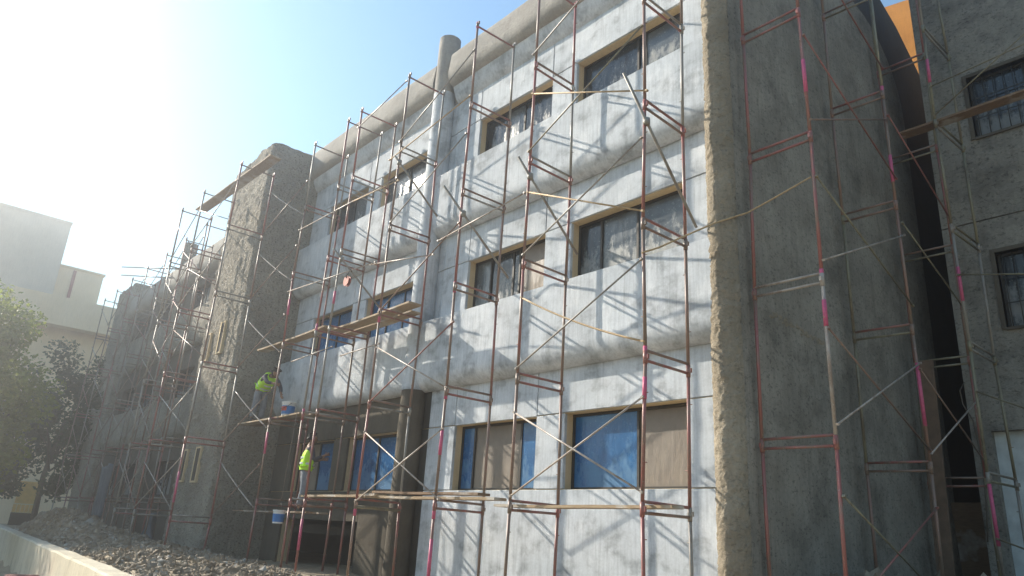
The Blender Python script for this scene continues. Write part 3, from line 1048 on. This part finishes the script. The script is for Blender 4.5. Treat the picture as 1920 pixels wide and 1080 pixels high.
# scaffold of the rear building
sc_rear = thing('scaffold', (-3.3, 4.9, -0.4), 'olive and red tube scaffold before the barred windows of the grey building', 'scaffold')
frame(sc_rear, (-3.69, 4.3, 0), (-3.68, 5.5, 0), [-0.8, 1.30, 3.36, 5.42, 7.46, 9.5, 11.55], ground_h(-3.69, 4.3) - .02, ground_h(-3.69, 5.5) - .02, 131, ['tube_olive', 'tube_grey', 'tube_olive'], [('o', 0.3, 1.2), ('o', 4.1, 4.7), ('o', 8.3, 8.8)])
frame(sc_rear, (-1.6, 4.3, 0), (-1.6, 5.5, 0), [-0.8, 1.30, 3.36, 5.42, 7.46, 9.5, 11.55], ground_h(-1.6, 4.3) - .02, ground_h(-1.6, 5.5) - .02, 132, ['tube_olive', 'tube_grey'])
for a, b in (((-3.69, 2.6), (-1.6, 1.5)), ((-3.69, 4.55), (-1.6, 4.1)), ((-3.69, 8.2), (-1.6, 8.4)), ((-3.69, 7.6), (-1.6, 8.9)), ((-3.69, 0.4), (-1.6, -0.4))):
    brace(sc_rear, (a[0], 4.27, a[1]), (b[0], 4.27, b[1]), 'tube_olive')

# ------------------------------------------------------------------ loose rods and poles
m = MB()
pp = [(-5.69, -1.50, 3.67), (-5.6, -1.25, 3.80), (-5.48, -1.0, 3.97), (-5.25, -0.45, 4.33), (-4.98, -0.02, 4.56), (-4.6, 0.06, 4.70), (-4.08, 0.10, 4.86)]
m.tube(pp, 0.013, 8)
tag(m.build('tie_rod', 'bamboo_tan'), 'bent tan rod tied from the facade scaffold across to the wing scaffold', 'rod')
for (a, b, lb) in (((-38.0, -1.2, 11.35), (-29.0, -1.0, 9.15), 'upper of two long poles sticking out past the far bay scaffold'),
                   ((-38.2, -1.1, 11.0), (-29.0, -1.1, 8.75), 'lower of two long poles sticking out past the far bay scaffold')):
    m = MB()
    m.tube([a, b], 0.028, 8)
    tag(m.build('pole', 'tube_grey'), lb, 'pole')

# ------------------------------------------------------------------ planks
def plank(a, b, wy, th, label, mat='wood_plank', warp=0.012, dy=0.0):
    a, b = Vector(a), Vector(b)
    L = (b - a).length
    d = (b - a).normalized()
    th *= 0.8
    s = d.cross(Vector((0, 0, 1))).normalized()
    u = s.cross(d).normalized()
    m = MB()
    n = 10
    rows = []
    for i in range(n + 1):
        t = i / n
        p = a.lerp(b, t) + u * (noise.noise(Vector((t * 3 + a.x, a.z, 1))) * warp - 0.012 * 4 * t * (1 - t))
        w = wy * (1 + 0.03 * noise.noise(Vector((t * 5, a.x, 4))))
        k = len(m.v)
        for sx, sz in ((-1, -1), (1, -1), (1, 1), (-1, 1)):
            m.v.append(tuple(p + s * w / 2 * sx + u * th / 2 * sz))
        rows.append(k)
    for i in range(n):
        for j in range(4):
            m.f.append((rows[i] + j, rows[i] + (j + 1) % 4, rows[i + 1] + (j + 1) % 4, rows[i + 1] + j))
            m.s.append(False)
    m.f += [(rows[0] + 3, rows[0] + 2, rows[0] + 1, rows[0]), tuple(rows[-1] + j for j in range(4))]
    m.s += [False, False]
    o = m.build('plank', mat)
    return tag(o, label, 'plank', 'scaffold planks')

plank((-19.35, -1.15, 2.40), (-15.75, -1.15, 2.40), 0.24, 0.045, 'whitened plank of the worker platform below the first spandrel, outer one')
plank((-19.35, -0.86, 2.41), (-15.6, -0.88, 2.41), 0.24, 0.045, 'plank of the worker platform below the first spandrel, next to the wall', 'wood_dark')
plank((-18.6, -1.25, 4.27), (-14.9, -1.25, 4.29), 0.26, 0.05, 'plank at first-floor window level nearest the rough stair tower')
plank((-15.25, -1.02, 4.26), (-11.75, -1.05, 4.28), 0.30, 0.05, 'long plank at first-floor window level ending at the round column')
plank((-15.25, -0.70, 4.26), (-12.2, -0.72, 4.27), 0.25, 0.045, 'shorter plank at first-floor window level, next to the wall')
plank((-14.9, -1.25, 0.56), (-11.9, -1.25, 0.58), 0.26, 0.05, 'thick pale plank at ground-floor sill level, far one of the row')
plank((-12.5, -0.95, 0.66), (-9.3, -0.95, 0.62), 0.26, 0.05, 'upper grey plank at ground-floor sill level beside the round column', 'wood_dark')
plank((-12.55, -1.2, 0.56), (-8.6, -1.2, 0.53), 0.25, 0.05, 'pale plank at ground-floor sill level crossing the round column')
plank((-8.55, -1.25, 0.43), (-5.35, -1.25, 0.45), 0.24, 0.045, 'plank below the blue and brown ground-floor windows near the wing')
plank((-18.6, -1.15, 0.22), (-14.7, -1.15, 0.24), 0.25, 0.04, 'low plank under the standing worker in the shaded bay', 'wood_dark')
plank((-18.6, -0.85, 0.22), (-14.7, -0.85, 0.24), 0.25, 0.04, 'inner low plank under the standing worker in the shaded bay', 'wood_dark')
plank((-22.3, -2.5, 9.05), (-17.3, -2.3, 9.16), 0.32, 0.05, 'broad plank across the top of the tower scaffold')
plank((-4.35, 4.45, 7.52), (-1.2, 4.45, 7.55), 0.25, 0.05, 'plank on the scaffold before the upper barred window', 'wood_dark')

# ------------------------------------------------------------------ buckets, pulley
def bucket(c, r, h, label, body='bucket_white', band='bucket_blue', patch=None, handle_up=False):
    t = thing('paint_bucket', c, label, 'bucket')
    x, y, z = c
    m = MB()
    m.lathe(c, [(0.0, 0.0), (r * 0.86, 0.0), (r * 0.99, h), (r * 0.93, h), (r * 0.80, 0.02), (0.0, 0.02)], 22)
    m.build('shell', body, t, sharp=40)
    m = MB()
    m.lathe(c, [(r * 0.875 + .003, h * .12), (r * 0.955 + .003, h * .72)], 22)
    m.build('label_band', band, t)
    m = MB()
    m.lathe(c, [(r * 0.985, h - .03), (r * 1.06, h - .03), (r * 1.06, h + .005), (r * 0.95, h + .005)], 22)
    m.build('rim', body, t, sharp=40)
    if patch:
        m = MB()
        for j in range(7):
            t0, t1 = rad(-110 + j * 10), rad(-100 + j * 10)
            ra, rb2 = r * 0.91 + .007, r * 0.945 + .007
            m.quad([(x + ra * math.cos(t0), y + ra * math.sin(t0), z + h * .35), (x + ra * math.cos(t1), y + ra * math.sin(t1), z + h * .35),
                    (x + rb2 * math.cos(t1), y + rb2 * math.sin(t1), z + h * .66), (x + rb2 * math.cos(t0), y + rb2 * math.sin(t0), z + h * .66)], True)
        m.build('label_patch', patch, t)
    m = MB()
    pts = []
    for j in range(11):
        a = math.pi * j / 10
        if handle_up:
            pts.append((x + r * 1.04 * math.cos(a), y, z + h - .02 + r * 1.2 * math.sin(a)))
        else:
            pts.append((x + r * 1.04 * math.cos(a), y - r * 1.06 * math.sin(a) * 0.98 - .01, z + h - .03 - r * 0.9 * math.sin(a)))
    m.tube(pts, 0.005, 6)
    m.build('handle', 'steel_dark', t)
    return t

bucket((-16.78, -1.08, 2.425), 0.16, 0.33, 'white and blue paint bucket standing on the worker platform', patch='bucket_red')
bucket((-15.40, -1.53, -0.02), 0.13, 0.27, 'blue and white bucket hanging by a rope below the low planks', handle_up=True)
m = MB()
m.tube([(-15.40, -1.53, 0.385), (-15.41, -1.52, 0.6), (-15.42, -1.50, 1.2), (-15.44, -1.46, 2.35)], 0.009, 6)
tag(m.build('rope', 'rope'), 'rope from which the blue bucket hangs', 'rope')
pl = thing('pulley', (-13.75, -1.55, 5.02), 'round red hoist pulley hanging from the long tube by the round column', 'pulley')
m = MB()
c = Vector((-13.75, -1.56, 5.06))
for r0, y0, y1 in ((0.115, -0.035, -0.02), (0.085, -0.02, 0.02), (0.115, 0.02, 0.035)):
    i = len(m.v)
    for yy in (y0, y1):
        for j in range(20):
            t = 2 * math.pi * j / 20
            m.v.append((c.x + r0 * math.cos(t), c.y + yy, c.z + r0 * math.sin(t)))
    for j in range(20):
        m.f.append((i + j, i + (j + 1) % 20, i + 20 + (j + 1) % 20, i + 20 + j))
        m.s.append(True)
    m.f += [tuple(i + j for j in range(20)), tuple(i + 39 - j for j in range(20))]
    m.s += [False, False]
m.build('wheel', 'pulley_red', pl)
m = MB()
m.tube([c + Vector((0, 0, 0.02)), c + Vector((0, -0.05, 0.1)), c + Vector((0, 0, 0.2)), c + Vector((0.02, 0.03, 0.28)), c + Vector((0.06, 0.05, 0.22))], 0.012, 6)
m.build('hook', 'steel_dark', pl)

# leaning board, sheet, cable by the slot
m = MB()
m.obox((-4.68, 5.05, 1.5), (1, 0, 0.02), (0, 1, 0.06), (0.045, -0.06, 1), 0.13, 0.025, 1.85)
tag(m.build('leaning_board', 'board_brown'), 'tall brown board leaning in the slot beside the wing', 'board')
m = MB()
m.obox((-4.78, 6.9, 0.35), (1, 0, 0), (0, 1, 0.1), (0, -0.1, 1), 0.36, 0.02, 0.75)
tag(m.build('wood_sheet', 'wood_dark'), 'low brown wood sheet standing at the back of the slot', 'sheet')
m = MB()
m.tube([(-4.30, 5.84, 3.1), (-4.38, 5.82, 2.95), (-4.36, 5.80, 2.7), (-4.24, 5.82, 2.4), (-4.20, 5.82, 1.6), (-4.24, 5.84, 0.9), (-4.3, 5.86, 0.4)], 0.012, 6)
tag(m.build('hanging_cable', 'rope'), 'thin cable hanging down the corner of the grey building', 'cable')

# plaster scar on the wing wall: a line of chips where the coat has come away
rnd_c = random.Random(8)
m = MB()
for i in range(60):
    t = rnd_c.random()
    y = 0.7 + 1.5 * t + rnd_c.gauss(0, 0.03)
    z = 3.25 - 0.10 * t + rnd_c.gauss(0, 0.03)
    r = rnd_c.uniform(0.012, 0.04)
    k = len(m.v)
    nn = 6
    for j in range(nn):
        a = 2 * math.pi * j / nn
        q = r * rnd_c.uniform(0.6, 1.3)
        m.v.append((-5.094, y + math.cos(a) * q * 1.5, z + math.sin(a) * q))
    m.v.append((-5.094 + rnd_c.uniform(0.008, 0.02), y, z))
    for j in range(nn):
        m.f.append((k + j, k + (j + 1) % nn, k + nn)); m.s.append(False)
m.build('plaster_scar', 'nose_plaster', building)

def tarp(x0, x1, z0, z1, y, label, seed):
    m = MB()
    nx_, nz_ = 14, 18
    for k in range(nz_ + 1):
        v = k / nz_
        for i in range(nx_ + 1):
            u = i / nx_
            pinch = 0.35 + 0.65 * abs(v - 0.62) ** 0.7
            x = (x0 + x1) / 2 + (u - 0.5) * (x1 - x0) * (0.5 + 0.5 * pinch)
            yy = y + 0.07 * math.sin(u * 17 + seed + v * 2) + 0.05 * noise.noise(Vector((u * 3, v * 3, seed)))
            m.v.append((x, yy, z0 + (z1 - z0) * v - 0.06 * math.sin(u * 6) * v))
    for k in range(nz_):
        for i in range(nx_):
            a = k * (nx_ + 1) + i
            m.f.append((a, a + 1, a + nx_ + 2, a + nx_ + 1)); m.s.append(True)
    o = m.build('tarp', 'tarp_blue', recalc=False)
    sol = o.modifiers.new('thick', 'SOLIDIFY'); sol.thickness = 0.006
    return tag(o, label, 'tarp')
tarp(-30.9, -29.6, -0.2, 1.6, -1.58, 'grey-blue tarp hanging on the far bay scaffold', 2)
tarp(-24.3, -23.3, -0.75, 0.0, -1.62, 'bluish cloth bunched low on the scaffold just past the stair tower', 5)

# ================================================================== workers
def skin_mesh(name, verts, edges, radii, mat, parent=None, root=0, sub=2):
    me = bpy.data.meshes.new(name)
    me.from_pydata(verts, edges, [])
    me.materials.append(MATS[mat])
    o = bpy.data.objects.new(name, me)
    col.objects.link(o)
    sk = o.modifiers.new('skin', 'SKIN')
    sk.use_smooth_shade = True
    if not me.skin_vertices:
        me.attributes  # layer made by the modifier below
    bm = bmesh.new()
    bm.from_mesh(me)
    ly = bm.verts.layers.skin.verify()
    bm.verts.ensure_lookup_table()
    for i, v in enumerate(bm.verts):
        r = radii[i]
        v[ly].radius = r if hasattr(r, '__len__') else (r, r)
        v[ly].use_root = (i == root)
    bm.to_mesh(me)
    bm.free()
    ss = o.modifiers.new('sub', 'SUBSURF')
    ss.levels = sub
    ss.render_levels = sub
    if parent is not None:
        o.parent = parent
    return o

def hand(V, E, R, wrist, d, side, curl):
    """palm, four unequal bent fingers and a thumb from the side of the palm; appended to one body skeleton"""
    d = Vector(d).normalized()
    s = Vector(side).normalized()
    n = d.cross(s).normalized()
    w = Vector(V[wrist])
    p = len(V)
    V.append(tuple(w + d * 0.05)); R.append(0.030); E.append((wrist, p))
    pk = len(V)
    V.append(tuple(w + d * 0.09)); R.append(0.030); E.append((p, pk))
    for k, (o, L) in enumerate(((-0.030, 0.070), (-0.010, 0.082), (0.010, 0.076), (0.030, 0.060))):
        a = len(V)
        V.append(tuple(w + d * 0.105 + s * o)); R.append(0.010); E.append((pk, a))
        V.append(tuple(w + d * (0.105 + L * 0.5) + s * o * 1.1 + n * curl * 0.02)); R.append(0.009); E.append((a, a + 1))
        V.append(tuple(w + d * (0.105 + L * 0.8) + s * o * 1.1 + n * curl * 0.05)); R.append(0.008); E.append((a + 1, a + 2))
    a = len(V)
    V.append(tuple(w + d * 0.06 - s * 0.045)); R.append(0.011); E.append((p, a))
    V.append(tuple(w + d * 0.095 - s * 0.062 + n * curl * 0.02)); R.append(0.009); E.append((a, a + 1))

def person(loc, yaw, pose, label, vest, cap):
    """pose: dict of joint positions in a local frame (x = facing, y = left, z = up, feet at 0)"""
    J = {k: Vector(v) for k, v in pose.items()}
    V, E, R, idx = [], [], [], {}
    def add(k, r, link=None):
        idx[k] = len(V); V.append(tuple(J[k])); R.append(r)
        if link is not None:
            E.append((idx[link], idx[k]))
    add('pelvis', (0.145, 0.11))
    add('waist', (0.135, 0.10), 'pelvis'); add('chest', (0.165, 0.115), 'waist'); add('neckb', 0.075, 'chest'); add('neck', 0.055, 'neckb')
    add('jaw', (0.068, 0.074), 'neck'); add('head', (0.082, 0.098), 'jaw'); add('crown', (0.062, 0.075), 'head')
    for s in 'lr':
        add('sh' + s, 0.062, 'neckb' if False else 'chest'); add('el' + s, 0.043, 'sh' + s); add('wr' + s, 0.028, 'el' + s)
        add('hip' + s, 0.095, 'pelvis'); add('kn' + s, 0.062, 'hip' + s); add('an' + s, 0.04, 'kn' + s); add('toe' + s, 0.036, 'an' + s)
    # nose and ears on the same body
    f = Vector(pose['face']); up = (J['crown'] - J['jaw']).normalized(); lf = up.cross(f).normalized()
    V.append(tuple(J['head'] * 0.75 + J['jaw'] * 0.25 + f * 0.105)); R.append(0.014); E.append((idx['head'], len(V) - 1))
    for s in (1, -1):
        V.append(tuple(J['head'] * 0.75 + J['jaw'] * 0.25 + lf * s * 0.088)); R.append(0.016); E.append((idx['head'], len(V) - 1))
    for s in 'lr':
        d = J['wr' + s] - J['el' + s]
        hand(V, E, R, idx['wr' + s], d, Vector((0, 1, 0)).cross(d) if abs(d.normalized().y) < .8 else Vector((1, 0, 0)), 1.0)
    body = skin_mesh('person', V, E, R, 'skin')
    body.location = loc
    body.rotation_euler = (0, 0, yaw)
    tag(body, label, 'person', 'workers in hi-vis vests')
    # eyes and mouth
    m = MB()
    for s in (1, -1):
        q = J['head'] + f * 0.088 + lf * s * 0.033
        m.obox(q, lf, up, f, 0.013, 0.006, 0.006)
    q = J['jaw'] + f * 0.078 + up * 0.005
    m.obox(q, lf, up, f, 0.022, 0.005, 0.006)
    fo = m.build('face_features', 'hair_black')
    fo.parent = body
    # trousers
    tv = [J['waist'] * 0.35 + J['pelvis'] * 0.65, J['pelvis'], J['hipl'], J['knl'], J['anl'] + Vector((0, 0, .03)), J['hipr'], J['knr'], J['anr'] + Vector((0, 0, .03))]
    skin_mesh('trousers', [tuple(v) for v in tv], [(0, 1), (1, 2), (2, 3), (3, 4), (1, 5), (5, 6), (6, 7)], [(0.155, 0.12), (0.165, 0.13), 0.112, 0.085, 0.075, 0.112, 0.085, 0.075], 'trousers_grey', body, 1)
    # shirt with sleeves to the wrist
    sv = [J['pelvis'], J['waist'], J['chest'], J['neckb'], J['shl'], J['ell'], J['wrl'].lerp(J['ell'], .15), J['shr'], J['elr'], J['wrr'].lerp(J['elr'], .15)]
    skin_mesh('shirt', [tuple(v) for v in sv], [(0, 1), (1, 2), (2, 3), (2, 4), (4, 5), (5, 6), (2, 7), (7, 8), (8, 9)], [(0.15, 0.115), (0.14, 0.11), (0.165, 0.12), 0.075, 0.066, 0.054, 0.042, 0.066, 0.054, 0.042], 'shirt_dark', body, 1)
    # vest: sleeveless, open hem at the waist, two reflective bands
    vv = [J['pelvis'].lerp(J['waist'], .3), J['waist'], J['chest'], J['neckb'].lerp(J['chest'], .1), J['shl'].lerp(J['chest'], .08), J['shr'].lerp(J['chest'], .08)]
    skin_mesh('vest', [tuple(v) for v in vv], [(0, 1), (1, 2), (2, 3), (2, 4), (2, 5)], [(0.195, 0.155), (0.19, 0.15), (0.22, 0.18), 0.125, 0.108, 0.108], vest, body, 1)
    ax = (J['chest'] - J['pelvis']).normalized()
    for t in (0.28, 0.62):
        c2 = J['pelvis'].lerp(J['chest'], t)
        u = Vector((0, 1, 0)); w2 = u.cross(ax).normalized()
        m = MB()
        k = 18
        for zz in (-0.022, 0.022):
            for j in range(k):
                a = 2 * math.pi * j / k
                m.v.append(tuple(c2 + u * math.cos(a) * 0.20 + w2 * math.sin(a) * 0.162 + ax * zz))
        for j in range(k):
            m.f.append((j, (j + 1) % k, k + (j + 1) % k, k + j)); m.s.append(True)
        b2 = m.build('reflective_band', 'reflective')
        b2.parent = body
    # shoes, hair or cap
    for s in 'lr':
        skin_mesh('shoe', [tuple(J['an' + s]), tuple(J['an' + s] * 0.5 + J['toe' + s] * 0.5 - Vector((0, 0, .01))), tuple(J['toe' + s])], [(0, 1), (1, 2)], [0.055, 0.05, 0.043], 'shoe', body)
    hv = [J['head'] + up * 0.02 - f * 0.02, J['crown'] - f * 0.012, J['head'] - f * 0.045 - up * 0.03]
    skin_mesh('cap' if cap else 'hair', [tuple(v) for v in hv], [(0, 1), (0, 2)], [(0.088, 0.092), (0.070, 0.082), 0.065], cap or 'hair_black', body)
    return body

bend = dict(pelvis=(0, 0, 0.90), waist=(0.09, 0, 1.01), chest=(0.30, 0, 1.14), neckb=(0.42, 0, 1.20), neck=(0.48, 0, 1.22), jaw=(0.55, 0, 1.22), head=(0.60, 0, 1.26), crown=(0.63, 0, 1.32),
            face=(0.80, 0, -0.60), shl=(0.36, 0.19, 1.16), ell=(0.52, 0.24, 0.92), wrl=(0.68, 0.18, 0.74), shr=(0.36, -0.19, 1.16), elr=(0.58, -0.22, 0.98), wrr=(0.78, -0.14, 0.94),
            hipl=(0, 0.09, 0.86), knl=(0.05, 0.11, 0.47), anl=(-0.02, 0.12, 0.09), toel=(0.14, 0.13, 0.035), hipr=(0, -0.09, 0.86), knr=(0.03, -0.11, 0.47), anr=(-0.06, -0.12, 0.09), toer=(0.10, -0.13, 0.035))
stand = dict(pelvis=(0, 0, 0.92), waist=(0.01, 0, 1.05), chest=(0.03, 0, 1.28), neckb=(0.03, 0, 1.42), neck=(0.04, 0, 1.47), jaw=(0.07, 0, 1.53), head=(0.075, 0, 1.60), crown=(0.06, 0, 1.68),
             face=(0.98, 0, -0.2), shl=(0.02, 0.19, 1.37), ell=(0.12, 0.24, 1.12), wrl=(0.34, 0.16, 1.16), shr=(0.02, -0.19, 1.37), elr=(0.10, -0.25, 1.11), wrr=(0.32, -0.2, 1.22),
             hipl=(0, 0.09, 0.88), knl=(0.04, 0.11, 0.48), anl=(0.0, 0.12, 0.09), toel=(0.16, 0.14, 0.035), hipr=(0, -0.09, 0.88), knr=(0.0, -0.11, 0.48), anr=(-0.06, -0.12, 0.09), toer=(0.10, -0.14, 0.035))
person((-18.80, -1.0, 2.43), rad(8), bend, 'worker in lime vest bending over on the platform beside the stair tower', 'vest_lime', None)
person((-15.55, -1.0, 0.25), rad(75), stand, 'worker in lime vest standing at a ground-floor window in the shaded bay', 'vest_lime', None)

# ================================================================== left foreground and background
lw = MB()
n = 60
prof_t = 0.17
rows = []
for i in range(n + 1):
    p = WALL_A.lerp(WALL_B, i / n)
    k = len(lw.v)
    wz = 0.02 * noise.noise(Vector((p.x * 0.8, 3, 1)))
    for s, z in ((-prof_t, -2.3), (-prof_t, -0.82 + wz), (-prof_t + .03, -0.79 + wz), (prof_t - .03, -0.79 + wz), (prof_t, -0.82 + wz), (prof_t, -2.3)):
        q = p + _wn * s
        lw.v.append((q.x, q.y, z))
    rows.append(k)
for i in range(n):
    for j in range(5):
        lw.f.append((rows[i] + j, rows[i] + j + 1, rows[i + 1] + j + 1, rows[i + 1] + j))
        lw.s.append(False)
lw.f += [tuple(rows[0] + j for j in range(6)), tuple(rows[-1] + j for j in reversed(range(6)))]
lw.s += [False, False]
tag(lw.build('low_wall', 'low_wall_plaster'), 'low cream boundary wall holding back the rubble', 'wall')

def stone_mesh(m, c, r, rnd):
    ax = [Vector((rnd.gauss(0, 1), rnd.gauss(0, 1), rnd.gauss(0, 1))).normalized() for _ in range(1)][0]
    a = ax.orthogonal().normalized(); b = ax.cross(a)
    pts = []
    for s, k in ((1, 1), (-1, 1)):
        pts.append(Vector(c) + ax * s * r * rnd.uniform(.4, .7))
    for j in range(5):
        t = 2 * math.pi * j / 5 + rnd.uniform(-.4, .4)
        pts.append(Vector(c) + (a * math.cos(t) + b * math.sin(t)) * r * rnd.uniform(.7, 1.3) + ax * rnd.uniform(-.25, .25) * r)
    i = len(m.v)
    m.v += [tuple(p) for p in pts]
    for j in range(5):
        m.f.append((i, i + 2 + j, i + 2 + (j + 1) % 5)); m.s.append(False)
        m.f.append((i + 1, i + 2 + (j + 1) % 5, i + 2 + j)); m.s.append(False)

rnd = random.Random(21)
for nm, mt, cnt in (('rubble', 'stone', 15000), ('rubble', 'stone_pale', 1000)):
    m = MB()
    while cnt > 0:
        x = rnd.uniform(-36, -12.6)
        y = rnd.uniform(-5.6, -1.7)
        side = (Vector((x, y)) - WALL_A).dot(_wn)
        if side < 0.22 or rnd.random() > math.exp(-((y + 3.6) / 1.5) ** 2) + 0.1:
            continue
        r = min(0.12, 0.018 + rnd.expovariate(46))
        if x > -20:
            r *= 0.75
        stone_mesh(m, (x, y, ground_h(x, y) + r * 0.2), r, rnd)
        cnt -= 1
    o = m.build(nm, mt)
    tag(o, 'heap of broken plaster and stone rubble behind the low wall' if mt == 'stone' else 'pale lumps scattered over the rubble heap', 'rubble', kind='stuff')
m = MB()
for _ in range(900):
    x, y = rnd.uniform(-5.15, -2.2), rnd.uniform(-0.3, 5.7)
    r = min(0.2, 0.03 + rnd.expovariate(22))
    stone_mesh(m, (x, y, ground_h(x, y) + r * 0.2), r, rnd)
tag(m.build('rubble', 'stone'), 'loose rubble along the foot of the wing wall', 'rubble', kind='stuff')

# bundle and crate at the street side of the low wall
m = MB()
m.obox((-17.9, -5.4, -1.56), (1, -0.08, 0), (0.08, 1, 0), (0, 0, 1), 1.1, 0.35, 0.22)
o = m.build('red_bundle', 'red_cloth')
bv = o.modifiers.new('bevel', 'BEVEL'); bv.width = 0.08; bv.segments = 3
tag(o, 'dull red bundle lying against the street side of the low wall', 'bundle')
cr = thing('crate', (-15.8, -5.5, -1.66), 'blue plastic crate beside the red bundle at the low wall', 'crate')
for sx, sy, hx, hy in ((0, -.2, .3, .015), (0, .2, .3, .015), (-.3, 0, .015, .2), (.3, 0, .015, .2)):
    m = MB()
    for z in (-1.62, -1.5, -1.38):
        m.box(-15.8 + sx - hx, -15.8 + sx + hx, -5.5 + sy - hy, -5.5 + sy + hy, z, z + 0.09)
    m.build('side', 'blue_crate', cr)
m = MB()
m.box(-16.09, -15.51, -5.69, -5.31, -1.66, -1.63)
m.build('bottom', 'blue_crate', cr)

# trees
def tree(loc, crown_c, rx, ry, rz, nleaf, lsize, label, mat, seed, trunk_r=0.12, clumps=26, group=None, cat='tree'):
    rnd = random.Random(seed)
    t = thing('tree', loc, label, cat, group)
    base, cc = Vector(loc), Vector(crown_c)
    m = MB()
    mid = base.lerp(cc, 0.5) + Vector((rnd.uniform(-.2, .2), rnd.uniform(-.2, .2), 0))
    m.tube([base, mid, cc], trunk_r, 8, True, trunk_r * 0.45)
    cl = []
    for k in range(clumps):
        while True:
            p = Vector((rnd.uniform(-1, 1), rnd.uniform(-1, 1), rnd.uniform(-1, 1)))
            if 0.25 < p.length < 1:
                break
        q = cc + Vector((p.x * rx, p.y * ry, p.z * rz))
        cl.append((q, rnd.uniform(0.22, 0.42) * min(rx, rz)))
        if k % 2 == 0:
            s = base.lerp(cc, rnd.uniform(.45, .95))
            m.tube([s, s.lerp(q, .55) + Vector((0, 0, .12)), q], trunk_r * 0.32, 6, True, trunk_r * 0.08)
    m.build('trunk', 'bark', t)
    m = MB()
    for i in range(nleaf):
        q, r = cl[rnd.randrange(len(cl))]
        d = Vector((rnd.gauss(0, 1), rnd.gauss(0, 1), rnd.gauss(0, 1))).normalized()
        p = q + d * r * (rnd.random() ** 0.35) * 1.1
        s = lsize * rnd.uniform(.6, 1.3)
        a = Vector((rnd.gauss(0, 1), rnd.gauss(0, 1), rnd.gauss(0, .7))).normalized()
        b = a.cross(d + Vector((0, 0, .6))).normalized()
        m.quad([p, p + a * s * .5 + b * s * .3, p + a * s, p + a * s * .5 - b * s * .3])
    m.build('crown', mat, t, recalc=False)
    return t

tree((-27.6, -6.6, -1.75), (-27.3, -6.4, 3.2), 2.2, 2.0, 3.2, 16000, 0.17, 'bright green leafy tree at the left edge of the picture', 'leaf_bright', 3, 0.14, 46)
tree((-42.5, -1.4, -1.2), (-42.3, -1.2, 4.2), 2.2, 2.0, 4.0, 8000, 0.24, 'dark tree in the shade before the cream building', 'leaf_dark', 4, 0.16, 30, 'dark trees before the cream building')
tree((-40.8, 1.2, -1.2), (-40.8, 1.0, 4.0), 1.9, 1.8, 4.2, 7000, 0.24, 'dark tree close to the end tower of the building', 'leaf_dark', 5, 0.16, 28, 'dark trees before the cream building')
tree((-45.5, -3.6, -1.2), (-45.4, -3.4, 3.2), 2.3, 2.0, 3.4, 6000, 0.24, 'dark bush behind the yellow board', 'leaf_dark', 6, 0.14, 26, 'dark trees before the cream building')

# cream buildings far left
cb = thing('building', (-64, -8, -1.5), 'pale grey-beige tall building block with a plain wall at far left', 'building')
m = MB()
m.box(-74, -60, -34, -0.9, -1.5, 20.1)
m.build('wall', 'grey_render', cb)
m = MB()
m.box(-74.1, -59.95, -34.1, -0.85, 20.1, 20.3)
m.build('roof', 'grey_render', cb)
m = MB()
m.box(-73, -60.02, -14.6, -7.7, 20.0, 26.5)
m.build('added_shade_storeys', 'grey_render', cb)  # unseen block added so its shadow falls on the far bay
m = MB()
m.box(-54, -44.5, -26, -12.2, -1.8, 11.0)
m.build('added_shade_wing', 'grey_render', cb)  # unseen block added to shade the low wall and rubble
m = MB()
m.box(-54, -44.45, -12.2, -9.9, -1.8, 17.8)
m.build('stair_tower', 'grey_render', cb)  # unseen block added to throw shade on the rough tower's lower part
c2 = thing('building', (-64, 2, -1.5), 'cream building with a stair strip beside the tall pale block', 'building')
m = MB()
m.box(-72, -61, -0.8, 2.2, -1.5, 17.1)
m.build('wall', 'cream_plaster', c2)
m = MB()
m.box(-72.1, -60.9, -0.78, 2.3, 17.1, 17.25)
m.build('roof', 'cream_plaster', c2)
m = MB()
m.box(-60.99, -60.9, 0.15, 0.35, 12.5, 17.0)
m.build('drainpipe', 'pulley_red', c2)
m = MB()
m.box(-60.99, -60.93, 0.9, 1.7, 13.0, 14.4)
m.build('window', 'grey_render', c2)
m = MB()
m.box(-58, -57, -3.5, 12, 11.9, 13.9)
m.build('overhang_band', 'cream_plaster', c2)
m = MB()
m.box(-64, -58.5, -3.5, 12, -1.5, 13.7)
m.build('wall', 'cream_plaster', c2)
yb_ = thing('board', (-49.8, -0.7, -1.2), 'small yellow board with a slatted base under the trees', 'board')
m = MB()
m.box(-50, -49.85, -1.25, -0.1, 0.15, 1.35)
m.build('panel', 'yellow_paint', yb_)
m = MB()
m.box(-50.0, -49.86, -1.3, -0.05, -1.25, -0.34)
m.build('plinth', 'dark_plaster', yb_)
for j in range(6):
    m = MB()
    m.box(-49.98, -49.9, -1.28 + j * 0.2, -1.12 + j * 0.2, -0.32, 0.1)
    m.build('slat', 'yellow_paint', yb_)

# ================================================================== added haze, its scatter stands in for lens glare at left
hz = MB()
hz.box(-560, 560, -560, 560, -4.0, 21.5)
hm = bpy.data.materials.new('glare_haze')
hm.use_nodes = True
hn = hm.node_tree
hn.nodes.clear()
pv = hn.nodes.new('ShaderNodeVolumePrincipled')
pv.inputs['Color'].default_value = (0.95, 0.97, 1.0, 1)
pv.inputs['Density'].default_value = 0.0058
pv.inputs['Anisotropy'].default_value = 0.82
ho = hn.nodes.new('ShaderNodeOutputMaterial')
hn.links.new(pv.outputs[0], ho.inputs['Volume'])
MATS['glare_haze'] = hm
h_o = hz.build('haze', 'glare_haze')
h_o['kind'] = 'stuff'
